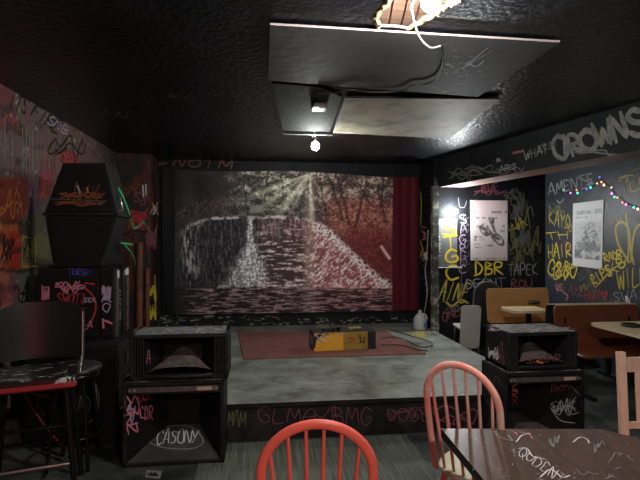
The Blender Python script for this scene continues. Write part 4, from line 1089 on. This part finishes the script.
# lower tower cabinet
ty2 = 3.86; bx0, bx1 = X_at(22, ty2), X_at(118, ty2); o = ((bx0 + bx1) / 2, ty2, 0); F2 = onY(ty2)
t = thing('low_speaker', 'large black speaker cabinet on the floor behind the two stools, circle drawn on its front', 'speaker', o)
mb = MB(o); mb.rbox(bx0, bx1, ty2 + .02, ty2 + .62, 0, .768, .012, M['cab']); 
for i in range(3):
    z = .18 + i * .2; mb.rbox(bx1 - .004, bx1 + .008, ty2 + .2, ty2 + .4, z, z + .1, .02, M['metal'], axis='x')
mb.build('cabinet', t)
mb = MB(o); mb.rbox(bx0 + .03, bx1 - .03, ty2, ty2 + .025, .03, .74, .015, M['cabin'], axis='y')
cc = [(84 + 15 * math.cos(a), 400 + 24 * math.sin(a)) for a in [i * .55 - 1.6 for i in range(11)]]; line(mb, F2, nY, cc, .010, 'dimgrey')
text(mb, F2, nY, 'RAD', (72, 412), (92, 410), 14, .010, 'dimgrey', jit=.1); line(mb, F2, nY, [(45, 415), (38, 405), (40, 397), (52, 400), (50, 412)], .009, 'dimgrey'); line(mb, F2, nY, [(96, 384), (97, 405)], .012, 'grey'); line(mb, F2, nY, [(34, 388), (34, 394), (48, 395)], .01, 'dpink')
mb.build('front_baffle', t)
# pair of coffin shaped speakers
cy0 = 4.08
def trap(label, ut0, ut1, ub0, ub1, vt, vb, sh_top, sh_bot, up):
    f = onY(cy0); a = [f(ub0, vb), f(ub1, vb), f(ut1, vt), f(ut0, vt)]
    o = tuple((a[0] + a[1]) / 2); t = thing('wedge_speaker', label, 'speaker', o, 0, 'pair of wedge speakers')
    mb = MB(o); dp = .40; ins = .05
    back = [Vector((p.x + (ins if i in (0, 3) else -ins * .3), cy0 + dp, p.z)) for i, p in enumerate(a)]
    mb.add(a + back, [(0, 1, 2, 3), (1, 5, 6, 2), (5, 4, 7, 6), (4, 0, 3, 7), (3, 2, 6, 7), (1, 0, 4, 5)], M['cab'])
    mb.build('cabinet', t)
    g = MB(o); c = (a[0] + a[1] + a[2] + a[3]) / 4; fr = [c + (p - c) * .90 + Vector((0, -.012, 0)) for p in a]; fb_ = [p + Vector((0, .014, 0)) for p in fr]
    g.add(fr + fb_, [(0, 1, 2, 3), (1, 5, 6, 2), (4, 0, 3, 7), (3, 2, 6, 7), (1, 0, 4, 5)], M['cabin'])
    return t, g, o, a
t, g, o, a = trap('upper wedge speaker of the coffin shaped pair, orange scribble on its face', 63, 105, 44, 117.5, 163, 214, 0, 0, 1)
fg = onY(cy0 - .012)
scrib(g, fg, nY, (60, 192, 106, 200), 3, .012, 'dorange', 150); scrib(g, fg, nY, (54, 201, 108, 206), 3, .010, 'dorange', 151); text(g, fg, nY, 'AXK', (74, 204), (104, 202), 18, .010, 'dorange', jit=.15); line(g, fg, nY, [(78, 187), (80, 192)], .03, 'grey', False); line(g, fg, nY, [(87, 188), (88, 192)], .02, 'orange', False); line(g, fg, nY, [(50, 199), (106, 201)], .008, 'dimgrey', False)
g.build('front_grille', t)
mb = MB(o); mb.rbox(onY(cy0)(43, 214).x, onY(cy0)(119, 214).x, cy0 - .02, cy0 + .42, a[0].z - .012, a[0].z + .012, .01, M['cab']); mb.build('bottom_ledge', t)
mb = MB(o); c = a[2] + Vector((-.01, .1, .0)); mb.tube([a[2] + Vector((.02, .1, -.25)), a[2] + Vector((.09, .1, -.27)), a[2] + Vector((.11, .1, -.37)), a[2] + Vector((.06, .1, -.40))], .01, M['chrome'], 8); mb.build('handle', t)
t, g, o, a = trap('lower upside down wedge speaker of the coffin shaped pair, plain black', 45, 117, 53.5, 102, 216.2, 266.3, 0, 0, 0)
g.build('front_grille', t)
mb = MB(o); mb.box(o[0] - .26, o[0] + .34, cy0 + .05, cy0 + .36, tt, tt + .004, M['cabin']); mb.build('base_board', t)

# cables by the pier
def pc(l): return [tuple(atd(u, v, d)) for u, v, d in l]
cable('green_cable', 'bright green cable drooping from the wedge speakers down by the red pier', pc([(118, 188, 4.12), (124, 200, 4.2), (129, 214, 4.3), (133, 228, 4.6), (139, 226, 5.2), (144, 222, 6.0), (148, 232, 6.5), (146, 240, 6.9)]), .010, 'green')
cable('green_cable', 'green cable hanging in a zigzag behind the tagged tall speaker', pc([(121, 243, 4.12), (132, 245, 4.4), (124, 244, 4.2), (131, 253, 4.6), (135, 262, 5.9), (134, 270, 6.4), (137, 276, 6.7)]), .010, 'green')
mb = MB((-1.65, 6.6, 0)); q0 = onY(6.66)(139, 240).x; mb.tube([(q0, 6.66, 0), (q0 + .01, 6.66, 1.55)], .045, M['piperust'], 12); mb.tube([(q0 + .1, 6.69, 0), (q0 + .1, 6.69, 1.2)], .03, M['piperust'], 12)
o = mb.build('rusty_pipe'); tag(o, 'rusty red brown pipes standing upright in front of the tagged pier', 'pipe')

# ================================================================== STOOLS
def bar_stool():
    sp = onZ(.76)(35, 374); loc = (sp.x, sp.y, 0)
    t = thing('bar_stool', 'black vinyl bar stool with a high backrest and torn seat at the far left', 'stool', loc, math.radians(16))
    w = .235
    mb = MB(); mb.rbox(-w, w, -.20, .20, .70, .735, .05, M['vinyl']); mb.rbox(-w - .005, w + .005, -.205, .205, .735, .775, .06, M['vinylseat']); mb.build('seat', t)
    mb = MB(); mb.rbox(-w - .008, w + .008, -.21, -.195, .715, .742, .01, M['seatred'], axis='y'); mb.build('seat_front_reflection', t, 'red reflection as a coloured strip')  # red reflection on the seat front, added as a coloured strip
    # curved back
    mb = MB(); n = 14; K = 8; vs = []
    for s_ in (0, 1):
        for j in range(K + 1):
            z = .80 + .37 * j / K
            for i in range(n + 1):
                a = (i / n - .5); x = a * 2 * (w + .01); rt = (1 - max(0, abs(a) * 2 - .8) / .2 * .0)
                cz = z - (.05 * (abs(a) * 2) ** 4 if j == K else .03 * (abs(a) * 2) ** 4 * (j / K))
                y = .20 + .055 * (1 - (a * 2) ** 2) + .012 * (j / K) + (.03 if s_ else 0)
                vs.append((x, y, cz))
    m_ = (n + 1) * (K + 1)
    fs = [(j * (n + 1) + i, j * (n + 1) + i + 1, (j + 1) * (n + 1) + i + 1, (j + 1) * (n + 1) + i) for j in range(K) for i in range(n)]
    mb.add(vs, fs + [tuple(reversed([q + m_ for q in f])) for f in fs], M['vinyl'], True)
    rim = [i for i in range(n + 1)] ; 
    for i in range(n):
        mb.add([vs[i], vs[i + 1], vs[m_ + i + 1], vs[m_ + i]], [(3, 2, 1, 0)], M['vinyl']); tpi = K * (n + 1) + i; mb.add([vs[tpi], vs[tpi + 1], vs[m_ + tpi + 1], vs[m_ + tpi]], [(0, 1, 2, 3)], M['vinyl'], True)
    for j in range(K):
        for i in (0, n):
            a_ = j * (n + 1) + i; b_ = (j + 1) * (n + 1) + i; mb.add([vs[a_], vs[b_], vs[m_ + b_], vs[m_ + a_]], [(0, 1, 2, 3)], M['vinyl'])
    mb.build('backrest', t)
    for s_ in (-1, 1):
        mb = MB(); mb.tube([(s_ * (w - .0), .19, .70), (s_ * (w + .012), .22, .82), (s_ * (w + .012), .225, 1.10)], .012, M['chrome'], 8); mb.build('back_post', t)
    for sx in (-1, 1):
        for sy in (-1, 1):
            mb = MB(); mb.tube([(sx * .18, sy * .15, .71), (sx * .24, sy * .215, 0.012)], .017, M['metal'], 10); mb.tube([(sx * .2405, sy * .2155, .02), (sx * .241, sy * .216, 0)], .021, M['black'], 10); mb.build('leg', t)
    def lp(sx, sy, z): k = (.71 - z) / .70; return (sx * (.18 + .06 * k), sy * (.15 + .065 * k), z)
    for (a, b, z, mm) in (((-1, -1), (1, -1), .26, 'chrome'), ((-1, 1), (1, 1), .36, 'metal'), ((-1, -1), (-1, 1), .31, 'metal'), ((1, -1), (1, 1), .31, 'metal')):
        mb = MB(); mb.cyl(lp(*a, z), lp(*b, z), .012, M[mm], 8); mb.build('footrest', t)
bar_stool()
rp = onZ(.69)(75, 366)
t = thing('round_stool', 'low backed away black stool with a round speckled seat behind the vinyl bar stool', 'stool', (rp.x, rp.y, 0))
t['label'] = 'black stool with a round speckled seat just behind the vinyl bar stool'
mb = MB(); mb.lathe([(.15, .655), (.17, .66), (.175, .675), (.17, .69), (.15, .70), (.0001, .705)], (0, 0, 0), mat('speckled_black_vinyl', (.012, .011, .012), .5, (.14, .11, .11), scale=60, lo=.5, hi=.7), 32); mb.build('seat', t)
mb = MB(); mb.lathe([(.14, .615), (.16, .62), (.16, .652), (.14, .655)], (0, 0, 0), M['metal'], 28); mb.build('seat_ring', t)
for i in range(4):
    a = PI / 4 + i * PI / 2; mb = MB(); mb.tube([(.12 * math.cos(a), .12 * math.sin(a), .62), (.19 * math.cos(a), .19 * math.sin(a), .0)], .013, M['metal'], 8); mb.build('leg', t)
mb = MB(); mb.tube([(.165 * math.cos(i * PI / 16), .165 * math.sin(i * PI / 16), .22) for i in range(33)], .009, M['metal'], 8); mb.build('footrest', t)
rl = [atd(24, 393, 3.585), atd(34, 410, 3.60), atd(46, 427, 3.61)] + zp([(62, 446), (70, 449), (88, 449)], .012)
cable('red_cable', 'thin red cable sagging from the low speaker to the floor behind the bar stool', [tuple(p) for p in rl], .006, 'redcable')

# paper scrap on floor
a = onZ(.004)(150, 474); mb = MB((a.x, a.y, .003)); cs = [onZ(.004)(*q) for q in ((145, 477), (160, 478.5), (162, 471), (147, 470))]
mb.add([(q.x, q.y, .004) for q in cs] + [(q.x, q.y, .001) for q in cs], [(0, 1, 2, 3), (0, 4, 5, 1), (1, 5, 6, 2)], M['grey']); scrib(mb, onZ(.005), (0, 0, 1), (148, 472, 159, 476.5), 3, .008, 'black', 160)
tag(mb.build('paper_scrap'), 'small grey scrap of paper stuck to the floor before the left speaker stack', 'paper')

# ================================================================== WINDSOR CHAIRS
def windsor(label, loc, rz, m, mseat, H0=1.0, hw=.205, lean=.20):
    """faces +Y in its own frame; the hoop back stands at -Y"""
    t = thing('windsor_chair', label, 'chair', loc, rz, 'hoop back chairs'); m = M[m]
    # seat
    mb = MB(); n = 32; ring = []
    for i in range(n):
        a = 2 * PI * i / n; c, s = math.cos(a), math.sin(a); r = 1 / ((abs(c) ** 2.6 + abs(s) ** 2.6) ** (1 / 2.6))
        ring.append((.215 * r * c * (1 + .06 * s), .21 * r * s))
    rows = [(.90, .425), (1.0, .437), (1.0, .450), (.95, .457), (.55, .448), (.02, .446)]
    vs = [(x * k, y * k, z) for k, z in rows for x, y in ring]
    mb.add(vs, [(j * n + i, j * n + (i + 1) % n, (j + 1) * n + (i + 1) % n, (j + 1) * n + i) for j in range(len(rows) - 1) for i in range(n)] + [tuple(reversed(range(n)))], M[mseat], True)
    mb.build('seat', t)
    def bp(x, z): return (x, -.185 - (z - .45) * lean, z)
    zc = H0 - hw * .98
    path = []
    for i in range(9):
        q = i / 8; path.append(bp(-(.165 + (hw - .165) * math.sin(q * PI / 2)), .45 + (zc - .45) * q))
    for i in range(1, 24):
        a = PI - PI * i / 24; path.append(bp(hw * math.cos(a), zc + hw * .98 * math.sin(a)))
    for i in range(8, -1, -1):
        q = i / 8; path.append(bp((.165 + (hw - .165) * math.sin(q * PI / 2)), .45 + (zc - .45) * q))
    mb = MB(); mb.tube(path, .0175, m, 12, flat=.011, ref=(0, 1, 0)); mb.build('back_bow', t)
    for i in range(6):
        k = (i - 2.5) - (.15 if m == M['coral'] else 0); xb = k * .050; xt = k * .062
        z = zc + hw * .98 * math.sqrt(max(0, 1 - (xt / hw) ** 2)) if abs(xt) < hw else zc
        b0 = Vector((xb, -.165, .445)); b1 = Vector(bp(xt, z)); mb = MB()
        mb.tube([b0 + (b1 - b0) * q for q in (0, .25, .5, .75, 1)], [.0068, .0088, .0085, .0072, .006], m, 8); mb.build('spindle', t)
    for sx in (-1, 1):
        for sy in (-1, 1):
            a = Vector((sx * .14, sy * .13, .435)); b = Vector((sx * .20, sy * .21, 0)); mb = MB()
            mb.tube([a + (b - a) * q for q in (0, .15, .3, .45, .6, .8, 1)], [.013, .017, .020, .016, .019, .015, .011], m, 10); mb.build('leg', t)
    for sx in (-1, 1):
        mb = MB(); a = Vector((sx * .172, .172, .20)); b = Vector((sx * .172, -.172, .20)); mb.tube([a, (a + b) / 2, b], [.008, .012, .008], m, 8); mb.build('stretcher', t)
    mb = MB(); mb.tube([(-.172, 0, .20), (0, 0, .20), (.172, 0, .20)], [.008, .012, .008], m, 8); mb.build('stretcher', t)
    return t
# chair 1: hoop top at depth 1.55
q = atd(325.5, 424.5, 1.62)
windsor('bright coral red hoop back wooden chair, nearest chair at the bottom centre', (q.x - .0, q.y + .30, 0), math.radians(-5), 'coral', 'coral', 1.58 - 185.5 / 480 * 1.62, .196)
q = atd(462, 365, 2.22)
windsor('faded coral pink hoop back wooden chair standing left of the dark brown table', (q.x + .185, q.y + .155, 0), math.radians(-52), 'coral2', 'cream', 1.58 - 125 / 480 * 2.22, .186, .13)

# slat back chair on the right
q = atd(626, 355, 2.6)
t = thing('slat_back_chair', 'pale pinkish wooden slat back chair at the far side of the brown table', 'chair', (q.x + .19, q.y - .16, 0), math.radians(172))
mb = MB(); mb.rbox(-.21, .21, -.20, .20, .43, .46, .04, M['pine']); mb.build('seat', t)
for s in (-1, 1):
    mb = MB(); P_ = [(s * .19, -.17, 0), (s * .19, -.18, .45), (s * .19, -.20, .75), (s * .19, -.215, .955)]
    for a, b in zip(P_[:-1], P_[1:]): mb.add([(a[0] + dx, a[1] + dy, a[2]) for dx, dy in ((-.021, -.014), (.021, -.014), (.021, .014), (-.021, .014))] + [(b[0] + dx, b[1] + dy, b[2]) for dx, dy in ((-.021, -.014), (.021, -.014), (.021, .014), (-.021, .014))], [(0, 1, 5, 4), (1, 2, 6, 5), (2, 3, 7, 6), (3, 0, 4, 7), (4, 5, 6, 7)], M['pine'])
    mb.build('back_post', t)
    mb = MB(); mb.box(s * .19 - .018, s * .19 + .018, .16, .19, 0, .43, M['pine']); mb.build('leg', t)
mb = MB(); n = 8; vs = []
for i in range(n + 1):
    x = -.17 + .34 * i / n; y = -.208 - .015 * math.sin(PI * i / n); tz = .925 - .008 * math.sin(PI * i / n) * 0; vs += [(x, y - .009, .845), (x, y + .009, .845), (x, y + .009, tz), (x, y - .009, tz)]
mb.add(vs, [(4 * i + k, 4 * i + (k + 1) % 4, 4 * i + 4 + (k + 1) % 4, 4 * i + 4 + k) for i in range(n) for k in range(4)], M['pine']); mb.build('crest_rail', t)
mb = MB(); mb.box(-.17, .17, -.195, -.18, .54, .575, M['pine']); mb.build('lower_rail', t)
for k in (-1, 0, 1):
    mb = MB(); mb.add([(k * .092 + a * (.022), -.188 - b * .0075 - .02 * z, .56 + z * .29) for z in (0, 1) for a, b in ((-1, -1), (1, -1), (1, 1), (-1, 1))], [(0, 1, 5, 4), (1, 2, 6, 5), (2, 3, 7, 6), (3, 0, 4, 7)], M['pine']); mb.build('slat', t)
for s in (-1, 1):
    mb = MB(); mb.box(s * .19 - .01, s * .19 + .01, -.17, .17, .2, .23, M['pine']); mb.build('stretcher', t)

# ================================================================== BROWN TABLE
c0 = onZ(.75)(441, 428.5)
TW, TD = .74, 1.05
rz = math.radians(-3.5)
t = thing('cafe_table', 'dark brown wooden table scratched with white tags in the near right corner', 'table', (c0.x, c0.y, 0), rz)
mb = MB(); r = .012
out = [(0, 0), (.70, -.045), (.80, -.155), (.82, -.25), (.82, -TD), (0.02, -TD)]
mb.add([(x, y, .75) for x, y in out] , [tuple(reversed(range(6)))], M['tabletop'])
e1 = [(x, y, .75) for x, y in out]; e2 = [(x, y, .712) for x, y in out]
for i in range(6):
    j = (i + 1) % 6; mb.quad(e1[i], e1[j], e2[j], e2[i], M['tabedge'])
mb.add(e2, [tuple(range(6))], M['tabedge'])
Tm = Matrix.Translation((c0.x, c0.y, 0)) @ Matrix.Rotation(rz, 4, 'Z'); Ti = Tm.inverted()
ft = lambda u, v: Ti @ onZ(.75)(u, v)
up = (0, 0, 1)
text(mb, ft, up, 'QUDENT', (517, 454), (562, 486), 10, .0045, 'paper', .0, .1)
line(mb, ft, up, [(519, 449), (527, 449), (533, 457), (546, 460)], .005, 'white'); line(mb, ft, up, [(540, 478), (551, 470), (562, 478), (570, 476)], .005, 'white')
line(mb, ft, up, [(493, 431), (500, 438), (512, 441), (508, 436)], .006, 'grey'); line(mb, ft, up, [(512, 431), (519, 437), (516, 433), (528, 434), (533, 440)], .005, 'pink'); line(mb, ft, up, [(516, 443), (522, 436), (530, 434)], .005, 'white')
line(mb, ft, up, [(573, 443), (580, 438), (587, 440), (589, 444)], .005, 'white')
for bx in ((538, 435, 542, 438), (549, 435, 562, 449), (594, 441, 606, 455), (608, 448, 628, 464), (604, 472, 618, 480), (575, 470, 600, 476)): scrib(mb, ft, up, bx, 1, .003, 'grey', int(bx[0]))
R = random.Random(21)
for i in range(60):
    u = R.uniform(470, 636); v = R.uniform(434, 480)
    line(mb, ft, up, [(u, v), (u + R.uniform(-2, 7), v + R.uniform(-2, 4))], .0022, R.choice(['grey', 'white', 'grey']), False)
mb.build('tabletop', t)
mb = MB(); mb.rbox(.36, .44, -.56, -.48, .03, .712, .01, M['metal']); mb.build('pedestal', t)
mb = MB(); mb.box(.13, .67, -.55, -.49, 0, .03, M['metal']); mb.box(.37, .43, -.8, -.24, 0, .031, M['metal']); mb.build('base', t)

# ================================================================== ALCOVE BOOTHS
def bench(label, xa, xb, Y, ztop, zb, mp, face=-1, lean=6, dp=.46):
    o = ((xa + xb) / 2, Y, 0); t = thing('booth_bench', label, 'bench', o, 0, 'booth benches'); r = .05
    T = Matrix.Translation((0, Y, zb)) @ Matrix.Rotation(math.radians(-lean) * -face, 4, 'X')
    mb = MB(o); mb.rbox(xa, xb, -.012, .012, 0, ztop - zb, r, M[mp], T, axis='y'); mb.build('backrest', t)
    mb = MB(o); mb.rbox(xa + .03, xb - .03, -.013, .013, -.001 + ztop - zb - .002, ztop - zb + .006, .003, M['plyedge'], T, axis='y'); mb.build('top_edge', t)
    mb = MB(o); y0, y1 = sorted((Y + face * dp, Y + face * .02)); mb.rbox(xa, xb, y0, y1, .425, .45, .04, M[mp]); mb.build('seat', t)
    for x in (xa + .12, xb - .12):
        mb = MB(o); ym = (y0 + y1) / 2; mb.box(x - .02, x + .02, ym - .02, ym + .02, .03, .425, M['metal']); mb.box(x - .025, x + .025, y0 + .02, y1 - .02, 0, .03, M['metal']); mb.tube([(x, ym, .40), (x, Y - face * .03, .42), (x, Y - face * .03, .75)], .015, M['metal'], 8)
        mb.build('frame', t)
    return t
def booth_table(label, xa, xb, y0, y1, taper=.0):
    o = ((xa + xb) / 2, (y0 + y1) / 2, 0); t = thing('booth_table', label, 'table', o, 0, 'booth tables')
    mb = MB(o); c = .09
    P_ = [(xa + c, y0), (xb, y0), (xb, y1), (xa + c * .5, y1), (xa, y1 - c), (xa, y0 + c * .6)]
    hi = [(x, y, .75) for x, y in P_]; lo = [(x, y, .722) for x, y in P_]; n = 6
    mb.add(hi, [tuple(range(n))], M['lam']); mb.add(lo, [tuple(reversed(range(n)))], M['lam'])
    for i in range(n): j = (i + 1) % n; mb.quad(lo[i], lo[j], hi[j], hi[i], M['plyedge'])
    mb.build('tabletop', t)
    ym = (y0 + y1) / 2; xm = (xa + xb) / 2 + .05
    mb = MB(o); mb.cyl((xm, ym, .02), (xm, ym, .722), .035, M['metal'], 14); mb.build('pedestal', t)
    mb = MB(o); mb.lathe([(.17, 0), (.17, .012), (.05, .03)], (xm, ym, 0), M['metal'], 24); mb.build('base', t)
    return t
def XY(u, v, z): return onZ(z)(u, v)
Yb1 = 6.05
f = onY(Yb1); xa, xb = f(487.5, 300).x, f(550, 300).x
bench('honey brown plywood booth bench against the alcove wall', xa, xb, Yb1, f(500, 288.8).z, f(500, 323).z, 'ply', dp=.36)
a_ = XY(505, 304, .75); b_ = XY(522, 308.5, .75)
booth_table('cream topped booth table in front of the honey brown bench', onY(5.5)(505, 300).x, onY(5.55)(540, 300).x, 5.28, 5.68)
Yb2 = 4.78; f = onY(Yb2); xa, xb = f(556, 300).x, XR - .02
bench('dark red brown plywood booth bench facing the camera near the right wall', xa, xb, Yb2, f(600, 305).z, f(600, 350.5).z, 'plyred')
bench('black backed booth bench standing back to back behind the red brown one', xa - .03, xb, Yb2 + .14, onY(Yb2 + .14)(600, 303.5).z, .46, 'boardk', face=1, lean=0, dp=.38)
a_ = XY(590, 323, .75)
booth_table('cream topped booth table near the right edge with a black ashtray on it', a_.x, XR - .06, XY(640, 338, .75).y, XY(600, 322, .75).y)
def ashtray(label, u, v, r):
    c = onZ(.75)(u, v); mb = MB((c.x, c.y, .75)); mb.lathe([(r * .8, 0.001), (r, .004), (r, .026), (r * .86, .028), (r * .78, .010), (.001, .009)], (c.x, c.y, .75), M['black'], 22)
    tag(mb.build('ashtray'), label, 'ashtray', 'ashtrays on the booth tables')
ashtray('round black ashtray on the nearer cream booth table', 631, 326.5, .085)
ashtray('round black ashtray on the farther cream booth table', 534, 303.2, .075)

# two chairs parked at the alcove wall
def shell_chair(name, label, loc, rz, mp, w, z0, z1, rr, rim=None):
    t = thing(name, label, 'chair', loc, rz)
    T = Matrix.Translation((0, .17, z0)) @ Matrix.Rotation(math.radians(-8), 4, 'X')
    mb = MB(); mb.rbox(-w / 2, w / 2, -.008, .008, 0, z1 - z0, rr, M[mp], T, axis='y', n=8); mb.build('backrest', t)
    if rim:
        pts = []
        for (cx_, cz_, s) in ((w / 2 - rr, z1 - z0 - rr, 0), (-w / 2 + rr, z1 - z0 - rr, 1)):
            for i in range(9): a = (s + i / 8) * PI / 2; pts.append(T @ Vector((cx_ + rr * math.cos(a), 0, cz_ + rr * math.sin(a))))
        pts = [T @ Vector((w / 2, 0, -.2))] + pts + [T @ Vector((-w / 2, 0, -.2))]
        mb = MB(); mb.tube(pts, .013, M[rim], 8); mb.build('back_frame', t)
    mb = MB(); mb.rbox(-w / 2, w / 2, -.22, .18, .43, .455, .05, M[mp]); mb.build('seat', t)
    for sx in (-1, 1):
        for sy in (-1, 1):
            mb = MB(); mb.tube([(sx * (w / 2 - .03), sy * .15, .43), (sx * (w / 2 - .0), sy * .20, 0)], .011, M['chrome'] if not rim else M['metal'], 8); mb.build('leg', t)
c = onY(5.85)(469, 320); shell_chair('plastic_chair', 'grey beige plastic chair beside the stage corner, partly behind the black chair', (c.x + .03, 6.02, 0), math.radians(172), 'grey_plastic', .25, .20, onY(5.87)(469, 304).z, .05)
c = onY(6.2)(486, 320); shell_chair('black_chair', 'black chair with a tall rounded back left of the honey brown bench', (c.x - .02, 6.37, 0), math.radians(180), 'black_plastic', .36, .40, onY(6.2)(482, 281).z, .16, 'dimgrey')

# ================================================================== OUT OF FRAME ROOM LAMPS
def room_lamp(label, loc, r, s, col):
    t = thing('ceiling_lamp', label, 'lamp', (loc[0], loc[1], CEIL)); o = (loc[0], loc[1], CEIL)
    mb = MB(o); mb.lathe([(.06, 0), (.06, -.02), (.02, -.03), (.02, -(CEIL - loc[2]) + r)], o, M['black_plastic'], 14); mb.build('lamp_base', t)
    mb = MB(o); c = Vector(loc); mb.lathe([(.03, .075), (.07, .07), (.16, -.02), (.155, -.02), (.066, .062), (.03, .067)], c, M['metal'], 24); mb.build('added_lamp_shade', t)  # unseen shade added to keep this lamp's light off the ceiling
    bulb(t, o, loc, r, s, col)
room_lamp('white bulb under an added shade on the ceiling behind the camera', (.7, -.6, 2.45), .045, 1700, (1, .95, .88))
rl_ = (-.35, -.55, 0)
t = thing('floor_lamp', 'red glowing lamp standing on the floor behind the camera', 'lamp', rl_)
mb = MB(rl_); mb.lathe([(.11, 0), (.11, .015), (.02, .03), (.015, .30), (.03, .31), (.03, .36)], rl_, M['metal'], 20); mb.build('base', t)
bulb(t, rl_, (rl_[0], rl_[1], .43), .06, 130, (1, .05, .04))

# ================================================================== WORLD + VIEW
w = bpy.data.worlds.new('world'); S.world = w; w.use_nodes = True
w.node_tree.nodes['Background'].inputs[0].default_value = (.05, .055, .07, 1); w.node_tree.nodes['Background'].inputs[1].default_value = .3
S.view_settings.view_transform = 'Standard'; S.view_settings.look = 'None'; S.view_settings.gamma = 1; S.view_settings.use_curve_mapping = False
S.view_settings.exposure = 0.0
